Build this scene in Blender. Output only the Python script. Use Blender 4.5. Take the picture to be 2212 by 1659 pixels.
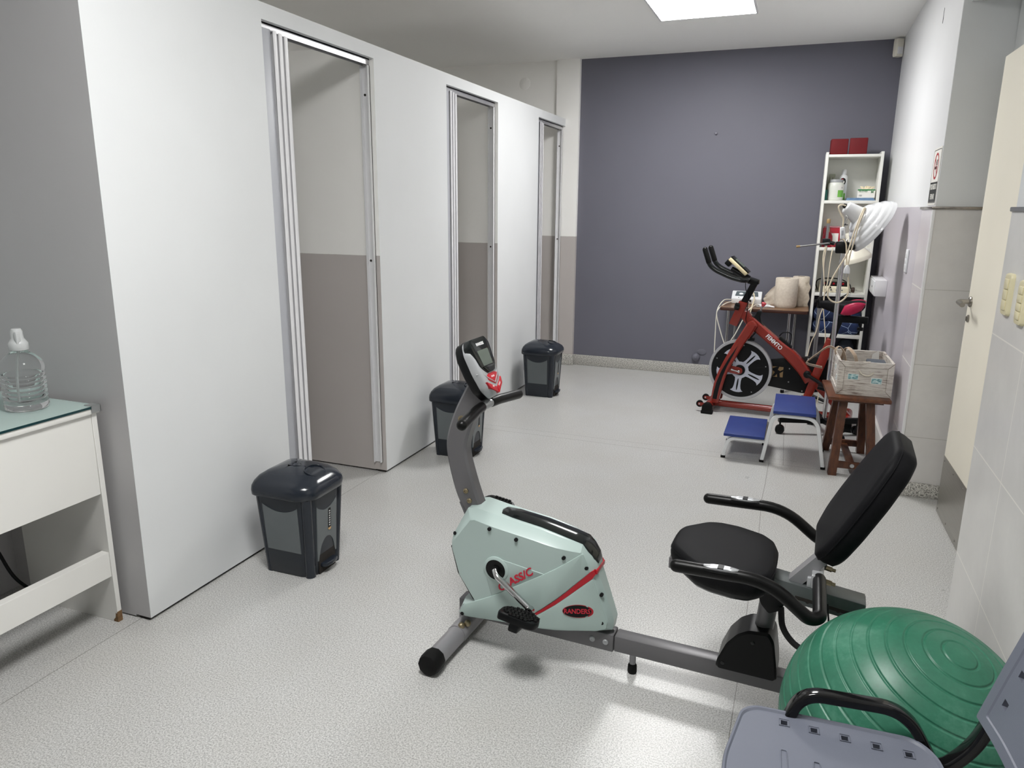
import bpy, bmesh, math, random
from mathutils import Matrix, Vector, Euler

for _o in list(bpy.data.objects):
    bpy.data.objects.remove(_o, do_unlink=True)
SC = bpy.context.scene
COL = SC.collection
PI = math.pi

# ------------------------------------------------------------------ camera
F_PX, PITCH, YAW, ROLL = 1584.36, 0.235725, -0.366826, 0.0087483
cp, sp, cy, sy, cr, sr = math.cos(PITCH), math.sin(PITCH), math.cos(YAW), math.sin(YAW), math.cos(ROLL), math.sin(ROLL)
fwd = Vector((sy * cp, cy * cp, -sp))
rt0 = Vector((cy, -sy, 0))
up0 = rt0.cross(fwd)
rt = rt0 * cr + up0 * sr
upv = up0 * cr - rt0 * sr
cam = bpy.data.cameras.new('camera')
cam.sensor_width = 36.0
cam.sensor_fit = 'HORIZONTAL'
cam.lens = 36.0 * F_PX / 2212.0
cam.clip_start = 0.02
cam_ob = bpy.data.objects.new('camera', cam)
COL.objects.link(cam_ob)
cam_ob.matrix_world = Matrix(((rt.x, upv.x, -fwd.x, 0.0), (rt.y, upv.y, -fwd.y, 0.0), (rt.z, upv.z, -fwd.z, 1.42), (0, 0, 0, 1)))
SC.camera = cam_ob

# ------------------------------------------------------------------ world, view, light levels
w = bpy.data.worlds.new('world')
SC.world = w
w.use_nodes = True
w.node_tree.nodes['Background'].inputs[0].default_value = (0.9, 0.95, 1.0, 1)
w.node_tree.nodes['Background'].inputs[1].default_value = 0.02
SC.view_settings.view_transform = 'Standard'
SC.view_settings.look = 'None'
SC.view_settings.exposure = 0.0
SC.view_settings.gamma = 1.0
SC.view_settings.use_curve_mapping = False
SC.cycles.use_denoising = True
SC.cycles.max_bounces = 14
SC.cycles.diffuse_bounces = 12
SC.cycles.sample_clamp_indirect = 8.0
PANEL_POWER = 49.0        # emission of the ceiling panel in view
PANEL_POWER_NEAR = 52.0    # the panels over the near half of the room


# ------------------------------------------------------------------ helpers: materials
def lin(c):
    out = []
    for x in c[:3]:
        x = x / 255.0
        out.append(x / 12.92 if x <= 0.04045 else ((x + 0.055) / 1.055) ** 2.4)
    return (out[0], out[1], out[2], 1.0)


_M = {}


def mat(name, rgb, rough=0.5, metal=0.0, vary=0.06, scale=8.0, bump=0.0, bscale=200.0, spec=0.5, coat=0.0, trans=0.0, ior=1.45, stretch=None):
    """principled material with a soft procedural variation of its colour"""
    if name in _M:
        return _M[name]
    m = bpy.data.materials.new(name)
    m.use_nodes = True
    nt = m.node_tree
    b = nt.nodes['Principled BSDF']
    tc = nt.nodes.new('ShaderNodeTexCoord')
    src = tc.outputs['Object']
    if stretch:
        mp = nt.nodes.new('ShaderNodeMapping')
        mp.inputs['Scale'].default_value = stretch
        nt.links.new(src, mp.inputs['Vector'])
        src = mp.outputs['Vector']
    n = nt.nodes.new('ShaderNodeTexNoise')
    n.inputs['Scale'].default_value = scale
    n.inputs['Detail'].default_value = 4.0
    nt.links.new(src, n.inputs['Vector'])
    r = nt.nodes.new('ShaderNodeValToRGB')
    c = lin(rgb)
    r.color_ramp.elements[0].position = 0.3
    r.color_ramp.elements[1].position = 0.7
    r.color_ramp.elements[0].color = tuple(max(0.0, x * (1 - vary)) for x in c[:3]) + (1,)
    r.color_ramp.elements[1].color = tuple(min(1.0, x * (1 + vary)) for x in c[:3]) + (1,)
    nt.links.new(n.outputs['Fac'], r.inputs['Fac'])
    nt.links.new(r.outputs['Color'], b.inputs['Base Color'])
    b.inputs['Roughness'].default_value = rough
    b.inputs['Metallic'].default_value = metal
    b.inputs['Specular IOR Level'].default_value = spec
    b.inputs['IOR'].default_value = ior
    if coat:
        b.inputs['Coat Weight'].default_value = coat
        b.inputs['Coat Roughness'].default_value = 0.06
    if trans:
        b.inputs['Transmission Weight'].default_value = trans
    if bump:
        n2 = nt.nodes.new('ShaderNodeTexNoise')
        n2.inputs['Scale'].default_value = bscale
        nt.links.new(src, n2.inputs['Vector'])
        bp = nt.nodes.new('ShaderNodeBump')
        bp.inputs['Strength'].default_value = bump
        bp.inputs['Distance'].default_value = 0.002
        nt.links.new(n2.outputs['Fac'], bp.inputs['Height'])
        nt.links.new(bp.outputs['Normal'], b.inputs['Normal'])
    _M[name] = m
    return m


def math_node(nt, op, a, b=None, c=None):
    n = nt.nodes.new('ShaderNodeMath')
    n.operation = op
    for i, x in enumerate((a, b, c)):
        if x is None:
            continue
        if isinstance(x, (int, float)):
            n.inputs[i].default_value = x
        else:
            nt.links.new(x, n.inputs[i])
    return n.outputs[0]


def mix_col(nt, fac, a, b):
    n = nt.nodes.new('ShaderNodeMix')
    n.data_type = 'RGBA'
    for i, x in ((0, fac), (6, a), (7, b)):
        if isinstance(x, (int, float)):
            n.inputs[i].default_value = x
        elif isinstance(x, tuple):
            n.inputs[i].default_value = x
        else:
            nt.links.new(x, n.inputs[i])
    return n.outputs[2]


def sep_xyz(nt):
    tc = nt.nodes.new('ShaderNodeTexCoord')
    s = nt.nodes.new('ShaderNodeSeparateXYZ')
    nt.links.new(tc.outputs['Object'], s.inputs[0])
    return tc.outputs['Object'], s.outputs[0], s.outputs[1], s.outputs[2]


def noise(nt, vec, scale, detail=3.0, rough=0.5):
    n = nt.nodes.new('ShaderNodeTexNoise')
    n.inputs['Scale'].default_value = scale
    n.inputs['Detail'].default_value = detail
    n.inputs['Roughness'].default_value = rough
    nt.links.new(vec, n.inputs['Vector'])
    return n.outputs['Fac']


def ramp(nt, fac, stops):
    r = nt.nodes.new('ShaderNodeValToRGB')
    e = r.color_ramp.elements
    while len(e) < len(stops):
        e.new(0.5)
    for k, (p, c) in enumerate(stops):
        e[k].position = p
        e[k].color = c
    nt.links.new(fac, r.inputs['Fac'])
    return r.outputs['Color']


def new_mat(name, rough=0.5, spec=0.5):
    m = bpy.data.materials.new(name)
    m.use_nodes = True
    b = m.node_tree.nodes['Principled BSDF']
    b.inputs['Roughness'].default_value = rough
    b.inputs['Specular IOR Level'].default_value = spec
    _M[name] = m
    return m, m.node_tree, b


def add_bump(nt, b, height, strength, dist=0.002):
    bp = nt.nodes.new('ShaderNodeBump')
    bp.inputs['Strength'].default_value = strength
    bp.inputs['Distance'].default_value = dist
    nt.links.new(height, bp.inputs['Height'])
    nt.links.new(bp.outputs['Normal'], b.inputs['Normal'])


# ------------------------------------------------------------------ helpers: meshes
I4 = Matrix.Identity(4)


def T(x, y, z):
    return Matrix.Translation((x, y, z))


def RX(a):
    return Matrix.Rotation(math.radians(a), 4, 'X')


def RY(a):
    return Matrix.Rotation(math.radians(a), 4, 'Y')


def RZ(a):
    return Matrix.Rotation(math.radians(a), 4, 'Z')


def frame(o, xa, ya):
    """matrix whose x and y axes lie along xa and ya at o"""
    xa = Vector(xa).normalized()
    ya = Vector(ya)
    ya = (ya - xa * ya.dot(xa)).normalized()
    za = xa.cross(ya)
    return Matrix(((xa.x, ya.x, za.x, o[0]), (xa.y, ya.y, za.y, o[1]), (xa.z, ya.z, za.z, o[2]), (0, 0, 0, 1)))


def fillet(pts, rad, n=6):
    """polyline with its inner corners rounded"""
    P = [Vector(p) for p in pts]
    out = [P[0]]
    for i in range(1, len(P) - 1):
        a, b, c = P[i - 1], P[i], P[i + 1]
        r = rad[i] if isinstance(rad, (list, tuple)) else rad
        d1, d2 = (a - b), (c - b)
        l1, l2 = d1.length, d2.length
        r = min(r, l1 * 0.49, l2 * 0.49)
        p1, p2 = b + d1.normalized() * r, b + d2.normalized() * r
        for k in range(n + 1):
            t = k / n
            out.append(p1 * (1 - t) ** 2 + b * 2 * t * (1 - t) + p2 * t * t)
    out.append(P[-1])
    return out


def spline(pts, n=8, closed=False):
    P = [Vector(p) for p in pts]
    m = len(P)
    out = []
    rng = range(m) if closed else range(m - 1)
    for i in rng:
        p1, p2 = P[i], P[(i + 1) % m]
        p0 = P[(i - 1) % m] if (closed or i > 0) else p1 * 2 - p2
        p3 = P[(i + 2) % m] if (closed or i + 2 < m) else p2 * 2 - p1
        for k in range(n):
            t = k / n
            out.append(0.5 * ((2 * p1) + (p2 - p0) * t + (2 * p0 - 5 * p1 + 4 * p2 - p3) * t * t + (3 * p1 - p0 - 3 * p2 + p3) * t ** 3))
    if not closed:
        out.append(P[-1])
    return out


def round_poly(pts, rad, n=4):
    """closed 2D outline with rounded corners"""
    P = [Vector((p[0], p[1])) for p in pts]
    out = []
    m = len(P)
    for i in range(m):
        a, b, c = P[i - 1], P[i], P[(i + 1) % m]
        r = rad[i] if isinstance(rad, (list, tuple)) else rad
        d1, d2 = a - b, c - b
        r = min(r, d1.length * 0.48, d2.length * 0.48)
        if r <= 1e-6:
            out.append(b)
            continue
        p1, p2 = b + d1.normalized() * r, b + d2.normalized() * r
        for k in range(n + 1):
            t = k / n
            out.append(p1 * (1 - t) ** 2 + b * 2 * t * (1 - t) + p2 * t * t)
    return [(p.x, p.y) for p in out]


def rect(w_, h_):
    return [(-w_ / 2, -h_ / 2), (w_ / 2, -h_ / 2), (w_ / 2, h_ / 2), (-w_ / 2, h_ / 2)]


def ellipse(a, b, n=24, cx=0.0, cy_=0.0):
    return [(cx + a * math.cos(2 * PI * k / n), cy_ + b * math.sin(2 * PI * k / n)) for k in range(n)]


class MB:
    def __init__(self):
        self.v, self.f, self.mi = [], [], []

    def add(self, verts, faces, M=None, m=0):
        o = len(self.v)
        for p in verts:
            p = Vector(p)
            self.v.append(M @ p if M is not None else p)
        for f in faces:
            self.f.append([i + o for i in f])
            self.mi.append(m)
        return self

    def bm_add(self, bm, M=None, m=0):
        bm.verts.index_update()
        self.add([v.co.copy() for v in bm.verts], [[v.index for v in f.verts] for f in bm.faces], M, m)
        bm.free()
        return self

    def box(self, x0, x1, y0, y1, z0, z1, bev=0.0, seg=2, M=None, m=0):
        bm = bmesh.new()
        vs = [bm.verts.new(p) for p in ((x0, y0, z0), (x1, y0, z0), (x1, y1, z0), (x0, y1, z0), (x0, y0, z1), (x1, y0, z1), (x1, y1, z1), (x0, y1, z1))]
        for f in ((3, 2, 1, 0), (4, 5, 6, 7), (0, 1, 5, 4), (1, 2, 6, 5), (2, 3, 7, 6), (3, 0, 4, 7)):
            bm.faces.new([vs[i] for i in f])
        if bev > 0:
            bmesh.ops.bevel(bm, geom=list(bm.edges), offset=bev, segments=seg, profile=0.5, affect='EDGES')
        return self.bm_add(bm, M, m)

    def prism(self, poly, d0, d1, M=None, bev=0.0, seg=2, m=0):
        """2D outline (x, y) pushed along z from d0 to d1"""
        bm = bmesh.new()
        lo = [bm.verts.new((p[0], p[1], d0)) for p in poly]
        hi = [bm.verts.new((p[0], p[1], d1)) for p in poly]
        n = len(poly)
        bm.faces.new(lo[::-1])
        bm.faces.new(hi)
        for i in range(n):
            bm.faces.new((lo[i], lo[(i + 1) % n], hi[(i + 1) % n], hi[i]))
        bmesh.ops.recalc_face_normals(bm, faces=list(bm.faces))
        if bev > 0:
            eds = [e for e in bm.edges if abs(e.verts[0].co.z - e.verts[1].co.z) < 1e-7]
            bmesh.ops.bevel(bm, geom=eds, offset=bev, segments=seg, profile=0.5, affect='EDGES')
        bmesh.ops.triangulate(bm, faces=[f for f in bm.faces if len(f.verts) > 4])
        return self.bm_add(bm, M, m)

    def loft(self, loops, cap0=True, cap1=True, closed=True, M=None, m=0):
        n = len(loops[0])
        vs, fs = [], []
        for L in loops:
            vs += [Vector(p) for p in L]
        for k in range(len(loops) - 1):
            for i in range(n if closed else n - 1):
                j = (i + 1) % n
                fs.append((k * n + i, k * n + j, (k + 1) * n + j, (k + 1) * n + i))
        bm = bmesh.new()
        bv = [bm.verts.new(p) for p in vs]
        for f in fs:
            try:
                bm.faces.new([bv[i] for i in f])
            except ValueError:
                pass
        caps = []
        if cap0:
            caps.append(bm.faces.new([bv[i] for i in range(n)][::-1]))
        if cap1:
            caps.append(bm.faces.new([bv[(len(loops) - 1) * n + i] for i in range(n)]))
        bmesh.ops.recalc_face_normals(bm, faces=list(bm.faces))
        if caps:
            bmesh.ops.triangulate(bm, faces=caps)
        return self.bm_add(bm, M, m)

    def tube(self, path, r=0.01, seg=12, section=None, closed=False, caps=True, upv=None, M=None, m=0):
        """round (or section-shaped) tube along a path; r may be a list"""
        P = [Vector(p) for p in path]
        n = len(P)
        tang = []
        for i in range(n):
            if closed:
                t = P[(i + 1) % n] - P[i - 1]
            else:
                t = P[min(i + 1, n - 1)] - P[max(i - 1, 0)]
            tang.append(t.normalized())
        u = Vector(upv) if upv else (Vector((0, 0, 1)) if abs(tang[0].z) < 0.9 else Vector((1, 0, 0)))
        loops = []
        for i in range(n):
            t = tang[i]
            u = (u - t * u.dot(t))
            if u.length < 1e-6:
                u = t.orthogonal()
            u.normalize()
            s_ = t.cross(u)
            rr = r[i] if isinstance(r, (list, tuple)) else r
            if section:
                sc = rr if isinstance(r, (list, tuple)) else 1.0
                loops.append([P[i] + s_ * (a * sc) + u * (b * sc) for a, b in section])
            else:
                loops.append([P[i] + s_ * (rr * math.cos(2 * PI * k / seg)) + u * (rr * math.sin(2 * PI * k / seg)) for k in range(seg)])
        if closed:
            loops.append(loops[0])
        return self.loft(loops, caps and not closed, caps and not closed, True, M, m)

    def capsule_tube(self, path, r, seg=14, M=None, m=0, dome=4):
        """tube with domed ends"""
        P = [Vector(p) for p in path]
        d0 = (P[0] - P[1]).normalized()
        d1 = (P[-1] - P[-2]).normalized()
        pts, rad = [], []
        for k in range(dome):
            a = PI / 2 * k / dome
            pts.append(P[0] + d0 * r * math.cos(a) * 1.0)
            rad.append(max(0.0008, r * math.sin(a)))
        for p in P:
            pts.append(p)
            rad.append(r)
        for k in range(dome - 1, -1, -1):
            a = PI / 2 * k / dome
            pts.append(P[-1] + d1 * r * math.cos(a))
            rad.append(max(0.0008, r * math.sin(a)))
        return self.tube(pts, rad, seg, M=M, m=m)

    def lathe(self, prof, seg=32, M=None, m=0, cap0=True, cap1=True):
        loops = [[(r_ * math.cos(2 * PI * k / seg), r_ * math.sin(2 * PI * k / seg), z_) for k in range(seg)] for r_, z_ in prof]
        return self.loft(loops, cap0, cap1, True, M, m)

    def cyl(self, p0, p1, r, seg=20, m=0, M=None):
        return self.tube([p0, p1], r, seg, m=m, M=M)

    def ball(self, c, rx, ry=None, rz=None, u=20, v=12, M=None, m=0):
        ry = ry or rx
        rz = rz or rx
        loops = []
        for i in range(1, v):
            a = PI * i / v
            loops.append([(c[0] + rx * math.sin(a) * math.cos(2 * PI * k / u), c[1] + ry * math.sin(a) * math.sin(2 * PI * k / u), c[2] - rz * math.cos(a)) for k in range(u)])
        return self.loft(loops, True, True, True, M, m)

    def text(self, s, size, M, thick=0.0006, offset=0.0, shear=0.0, sx=1.0, align='CENTER', m=0):
        cu = bpy.data.curves.new('lettering', 'FONT')
        cu.body = s
        cu.size = size
        cu.extrude = thick
        cu.offset = offset
        cu.shear = shear
        cu.align_x = align
        cu.align_y = 'CENTER'
        cu.resolution_u = 3
        ob = bpy.data.objects.new('lettering', cu)
        COL.objects.link(ob)
        me = ob.to_mesh()
        S = M @ Matrix.Diagonal((sx, 1, 1, 1))
        self.add([v.co.copy() for v in me.vertices], [list(p.vertices) for p in me.polygons], S, m)
        ob.to_mesh_clear()
        bpy.data.objects.remove(ob, do_unlink=True)
        bpy.data.curves.remove(cu)
        return self

    def build(self, name, mats, parent=None, loc=None, flat=False, angle=40, label=None):
        me = bpy.data.meshes.new(name)
        if loc is not None:
            L = Vector(loc)
            vs = [v - L for v in self.v]
        else:
            vs = self.v
        me.from_pydata([tuple(v) for v in vs], [], self.f)
        if not isinstance(mats, (list, tuple)):
            mats = [mats]
        for x in mats:
            me.materials.append(x)
        me.polygons.foreach_set('material_index', self.mi)
        me.polygons.foreach_set('use_smooth', [not flat] * len(me.polygons))
        me.update()
        if not flat:
            me.set_sharp_from_angle(angle=math.radians(angle))
        o = bpy.data.objects.new(name, me)
        COL.objects.link(o)
        if loc is not None:
            o.location = loc
        if parent is not None:
            o.parent = parent
        if label:
            o['label'] = label
        return o


# ------------------------------------------------------------------ helpers: things
def tag(o, label, cat, group=None):
    o['label'] = label
    o['category'] = cat
    if group:
        o['group'] = group
    return o


def thing(name, label, cat, loc=(0, 0, 0), rotz=0.0, group=None):
    o = bpy.data.objects.new(name, None)
    o.empty_display_size = 0.05
    COL.objects.link(o)
    o.location = loc
    o.rotation_euler = (0, 0, math.radians(rotz))
    return tag(o, label, cat, group)


def struct(o):
    o['kind'] = 'structure'
    return o


def copy_tree(root, loc, rotz, label):
    r = root.copy()
    COL.objects.link(r)
    r.location = loc
    r.rotation_euler = (0, 0, math.radians(rotz))
    r['label'] = label
    for ch in list(root.children):
        c = ch.copy()
        COL.objects.link(c)
        c.parent = r
        for g in list(ch.children):
            d = g.copy()
            COL.objects.link(d)
            d.parent = c
    return r
# ================================================================== the room
CEIL = 2.66
# --- materials of the shell
m_floor, nt, b = new_mat('speckled_vinyl', 0.30, 0.5)
vec, X_, Y_, Z_ = sep_xyz(nt)
n1 = noise(nt, vec, 210.0, 2.0, 0.6)
n2 = noise(nt, vec, 480.0, 2.0, 0.6)
n3 = noise(nt, vec, 2.2, 4.0, 0.6)
base = ramp(nt, n1, [(0.36, lin((122, 122, 121))), (0.5, lin((186, 186, 184))), (0.63, lin((220, 220, 218)))])
fine = ramp(nt, n2, [(0.36, lin((128, 128, 127))), (0.52, lin((186, 186, 185))), (0.66, lin((220, 220, 219)))])
col = mix_col(nt, 0.45, base, fine)
dirt = ramp(nt, n3, [(0.35, (0, 0, 0, 1)), (0.75, (0.22, 0.22, 0.22, 1))])
col = mix_col(nt, dirt, col, lin((160, 154, 142)))


def near_line(u, u0, half):
    d = math_node(nt, 'ABSOLUTE', math_node(nt, 'SUBTRACT', u, u0))
    return math_node(nt, 'LESS_THAN', d, half)


def both(a_, b_):
    return math_node(nt, 'MULTIPLY', a_, b_)


wob = math_node(nt, 'MULTIPLY', math_node(nt, 'SUBTRACT', noise(nt, vec, 1.3, 1.0), 0.5), 0.03)
Xw = math_node(nt, 'ADD', X_, wob)
Yw = math_node(nt, 'ADD', Y_, wob)
seams = [both(near_line(Xw, -0.058, 0.0013), math_node(nt, 'LESS_THAN', Y_, 4.27)),
         near_line(Yw, 4.272, 0.0016), both(near_line(Yw, 4.362, 0.0013), math_node(nt, 'LESS_THAN', X_, 0.1)),
         both(near_line(Xw, -2.045, 0.0015), math_node(nt, 'LESS_THAN', Y_, 3.3)),
         both(near_line(Xw, 0.02, 0.0013), math_node(nt, 'GREATER_THAN', Y_, 4.27))]
acc = seams[0]
for s_ in seams[1:]:
    acc = math_node(nt, 'MAXIMUM', acc, s_)
col = mix_col(nt, math_node(nt, 'MULTIPLY', acc, 0.75), col, lin((96, 92, 86)))
# short scuffs
sc_ = noise(nt, vec, 9.0, 6.0, 0.7)
scuff = ramp(nt, sc_, [(0.70, (0, 0, 0, 1)), (0.78, (0.35, 0.35, 0.35, 1))])
col = mix_col(nt, scuff, col, lin((138, 134, 126)))
nt.links.new(col, b.inputs['Base Color'])
add_bump(nt, b, n1, 0.10, 0.001)
rr = math_node(nt, 'ADD', math_node(nt, 'MULTIPLY', n3, 0.12), 0.24)
nt.links.new(rr, b.inputs['Roughness'])

m_white = mat('white_paint', (214, 216, 217), 0.55, vary=0.02, scale=2.5, bump=0.05, bscale=90)
m_alcove_shaded = mat('alcove_shaded_paint', (182, 181, 182), 0.6, vary=0.02, scale=2.5, bump=0.05, bscale=90)  # wall paint darkened: holds the shade of faces turned from the panels
m_ceiling = mat('ceiling_paint', (247, 247, 244), 0.75, vary=0.015, scale=1.5, bump=0.05, bscale=60)
m_purple = mat('slate_purple_paint', (106, 106, 116), 0.55, vary=0.03, scale=1.6, bump=0.12, bscale=26, spec=0.3)
m_granite = None
mg, nt, b = new_mat('granite_terrazzo', 0.45)
vec, X_, Y_, Z_ = sep_xyz(nt)
g1 = noise(nt, vec, 160.0, 3.0, 0.7)
nt.links.new(ramp(nt, g1, [(0.38, lin((92, 90, 86))), (0.5, lin((178, 176, 170))), (0.62, lin((218, 216, 210)))]), b.inputs['Base Color'])
m_granite = mg


def two_tone(name, upper, lower, z0, rough=0.55):
    m, nt, b = new_mat(name, rough)
    vec, X_, Y_, Z_ = sep_xyz(nt)
    n = noise(nt, vec, 2.5, 4.0)
    up_ = ramp(nt, n, [(0.3, tuple(c * 0.97 for c in lin(upper)[:3]) + (1,)), (0.7, lin(upper))])
    lo_ = ramp(nt, n, [(0.3, tuple(c * 0.96 for c in lin(lower)[:3]) + (1,)), (0.7, lin(lower))])
    wv = math_node(nt, 'MULTIPLY', math_node(nt, 'SUBTRACT', noise(nt, vec, 30.0, 2.0), 0.5), 0.003)
    f = math_node(nt, 'LESS_THAN', math_node(nt, 'ADD', Z_, wv), z0)
    nt.links.new(mix_col(nt, f, up_, lo_), b.inputs['Base Color'])
    add_bump(nt, b, noise(nt, vec, 80.0, 2.0), 0.05)
    return m


m_wains = two_tone('white_over_warm_grey_paint', (247, 246, 243), (190, 184, 181), 1.175)
m_farwall = two_tone('white_over_lilac_paint', (232, 233, 234), (192, 187, 194), 1.444, 0.4)


def tile_mat(name, rgb, grout, axis, lines_a, lines_z, half=0.0022, rough=0.28):
    """glazed tile: grout lines at given positions along one wall axis and z"""
    m, nt, b = new_mat(name, rough)
    vec, X_, Y_, Z_ = sep_xyz(nt)
    A = X_ if axis == 'x' else Y_
    n = noise(nt, vec, 5.0, 5.0, 0.65)
    c = lin(rgb)
    col = ramp(nt, n, [(0.3, tuple(x * 0.93 for x in c[:3]) + (1,)), (0.7, tuple(min(1, x * 1.04) for x in c[:3]) + (1,))])
    acc = None
    for u, arr in ((A, lines_a), (Z_, lines_z)):
        for u0 in arr:
            d = math_node(nt, 'ABSOLUTE', math_node(nt, 'SUBTRACT', u, u0))
            f = math_node(nt, 'LESS_THAN', d, half)
            acc = f if acc is None else math_node(nt, 'MAXIMUM', acc, f)
    nt.links.new(mix_col(nt, acc, col, lin(grout)), b.inputs['Base Color'])
    inv = math_node(nt, 'SUBTRACT', 1.0, acc)
    add_bump(nt, b, inv, 0.25, 0.002)
    return m


m_tile_near = tile_mat('grey_wall_tile', (214, 213, 210), (236, 234, 228), 'y', [2.40, 1.62, 0.84, 0.06, -0.72], [0.262, 0.650, 1.036])
m_tile_reveal = tile_mat('warm_grey_wall_tile', (206, 204, 202), (178, 175, 171), 'x', [2.0], [0.311, 0.683, 1.053], 0.0016)
m_tile_far = tile_mat('pale_wall_tile', (204, 198, 203), (236, 234, 230), 'y', [9.0], [0.30, 0.662, 1.05], 0.003)
m_rail = mat('brushed_rail', (150, 143, 136), 0.25, 0.85, vary=0.2, scale=30)
m_rail_dark = mat('dark_tile_rail', (96, 98, 106), 0.3, 0.1)
m_alu = mat('anodised_track', (190, 190, 192), 0.35, 0.75, vary=0.05)
m_pvc = mat('white_pvc', (222, 222, 224), 0.35, vary=0.02)
m_pvc_grey = mat('grey_pvc', (176, 178, 184), 0.4, vary=0.02)
m_gap = mat('dark_floor_gap', (38, 34, 31), 0.9)
m_door = mat('ivory_door_paint', (246, 240, 224), 0.35, vary=0.015, scale=3)
m_steel = mat('brushed_steel', (168, 165, 158), 0.28, 0.95, vary=0.10, scale=4, stretch=(1, 1, 60))
m_steel_dull = mat('satin_steel', (150, 146, 140), 0.3, 0.95)

# --- floor and ceiling
struct(MB().box(-3.7, 1.0, -2.7, 6.7, -0.1, 0.0).build('floor', m_floor))
struct(MB().box(-3.7, 1.0, -2.7, 6.7, CEIL, CEIL + 0.1).build('ceiling', m_ceiling))

# --- partition with three cubicle openings (front face x = -2.0)
OPEN = [(2.498, 3.305), (4.10, 4.895), (5.741, 6.45)]
PT, OT = 2.176, 2.115
edges = [1.70]
for a_, b_ in OPEN:
    edges += [a_, b_]
edges.append(6.458)
for k in range(0, 6, 2):
    y0, y1 = edges[k], edges[k + 1]
    bx = MB().box(-2.07, -2.0, y0, y1, 0.012, OT)
    for idx, f in enumerate(bx.f):
        pts = [bx.v[i] for i in f]
        nrm = (pts[1] - pts[0]).cross(pts[2] - pts[0]).normalized()
        if abs(nrm.y) > 0.9 and (y0 > 2 or pts[0].y > 2):
            bx.mi[idx] = 1
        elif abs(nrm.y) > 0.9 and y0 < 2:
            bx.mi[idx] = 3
    bx.box(-2.06, -2.012, y0 + 0.004, y1 - 0.004, 0.0, 0.012, m=2)
    struct(bx.build('wall_partition', [m_white, m_wains, m_gap, m_alcove_shaded], flat=True))
struct(MB().box(-2.07, -2.0, 1.70, 6.458, OT, PT).build('wall_partition_head', m_white, flat=True))
# end of the first cubicle, facing the desk alcove
struct(MB().box(-2.66, -2.07, 1.70, 1.78, 0.006, PT).build('wall_alcove', m_alcove_shaded, flat=True))
# dividers between the cubicles
d = MB()
for y0 in (3.305, 4.895):
    d.box(-3.6, -2.07, y0, y0 + 0.08, 0.01, PT)
struct(d.build('wall_divider', m_wains, flat=True))
# outer walls
struct(MB().box(-2.74, -2.66, -2.6, 1.70, 0, CEIL).build('wall_left', m_alcove_shaded, flat=True))
struct(MB().box(-3.68, -3.6, 1.62, 6.6, 0, CEIL).build('wall_cubicle_side', m_wains, flat=True))
struct(MB().box(-3.6, -2.74, 1.62, 1.70, 0, CEIL).build('wall_cubicle_end', m_wains, flat=True))
struct(MB().box(-2.7, 1.0, -2.7, -2.6, 0, CEIL).build('wall_front', m_white, flat=True))
struct(MB().box(-1.884, 0.60, 6.50, 6.62, 0, CEIL).build('wall_back', m_purple, flat=True))
struct(MB().box(-2.09, -1.884, 6.458, 6.62, 0, CEIL).build('wall_pilaster', m_wains, flat=True))
struct(MB().box(-3.68, -2.09, 6.49, 6.62, 0, CEIL).build('wall_cubicle_back', m_wains, flat=True))
struct(MB().box(0.58, 0.66, 4.05, 6.6, 0, CEIL).build('wall_right', m_farwall, flat=True))
# reveal beside the door: tiled to the rail, paint above
struct(MB().box(0.662, 1.0, 4.05, 4.13, 0, CEIL).box(0.581, 0.662, 4.046, 4.05, 1.43, CEIL).box(0.662, 1.0, 4.046, 4.05, 1.43, CEIL).build('wall_reveal', m_white, flat=True))
struct(MB().box(0.580, 0.99, 4.040, 4.049, 0.07, 1.43).build('trim_1', m_tile_reveal, flat=True))
struct(MB().box(0.572, 0.5799, 4.045, 4.40, 0.0, 1.43).build('trim_2', m_tile_far, flat=True))
struct(MB().box(0.568, 0.583, 4.034, 4.048, 0.07, 1.43, bev=0.004).build('trim_3', m_pvc, flat=False))
r_ = MB().box(0.564, 0.5795, 4.034, 4.42, 1.43, 1.443, bev=0.003)
r_.box(0.564, 0.985, 4.028, 4.045, 1.43, 1.443, bev=0.003)
struct(r_.build('trim_4', m_rail))
# door recess
rc = MB().box(0.80, 1.0, 2.775, 4.04, 2.085, CEIL)
rc.box(0.612, 0.80, 2.775, 4.045, 2.325, CEIL)
struct(rc.build('wall_over_door', m_white, flat=True))
struct(MB().box(0.97, 1.0, 2.775, 4.04, 0, 2.085).build('wall_door_back', m_white, flat=True))
df = MB()
df.box(0.775, 0.83, 3.875, 3.935, 0, 2.085)
df.box(0.775, 0.83, 2.93, 2.985, 0, 2.085)
df.box(0.775, 0.83, 2.93, 3.935, 2.062, 2.085)
struct(df.build('trim_5', m_door, flat=True))
# near right wall, tiled to the rail
struct(MB().box(0.622, 1.0, -2.6, 2.775, 0, CEIL).build('wall_right_near', m_white, flat=True))
struct(MB().box(0.612, 0.6215, -2.6, 2.775, 0.0, 1.422).build('trim_6', m_tile_near, flat=True))
struct(MB().box(0.606, 0.6215, -2.6, 2.779, 1.422, 1.436, bev=0.003).build('trim_7', m_rail_dark))

# --- baseboards
struct(MB().box(-1.884, 0.56, 6.475, 6.50, 0, 0.095, bev=0.004).build('baseboard_back', m_granite))
struct(MB().box(-2.095, -1.870, 6.430, 6.458, 0, 0.098, bev=0.004).build('baseboard_pilaster', m_granite))
struct(MB().box(0.561, 0.58, 4.41, 6.48, 0, 0.085, bev=0.004).build('baseboard_right', mat('pale_skirting', (206, 203, 200), 0.4)))
struct(MB().box(0.560, 0.77, 4.020, 4.048, 0, 0.072, bev=0.004).build('baseboard_reveal', m_granite))

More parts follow.
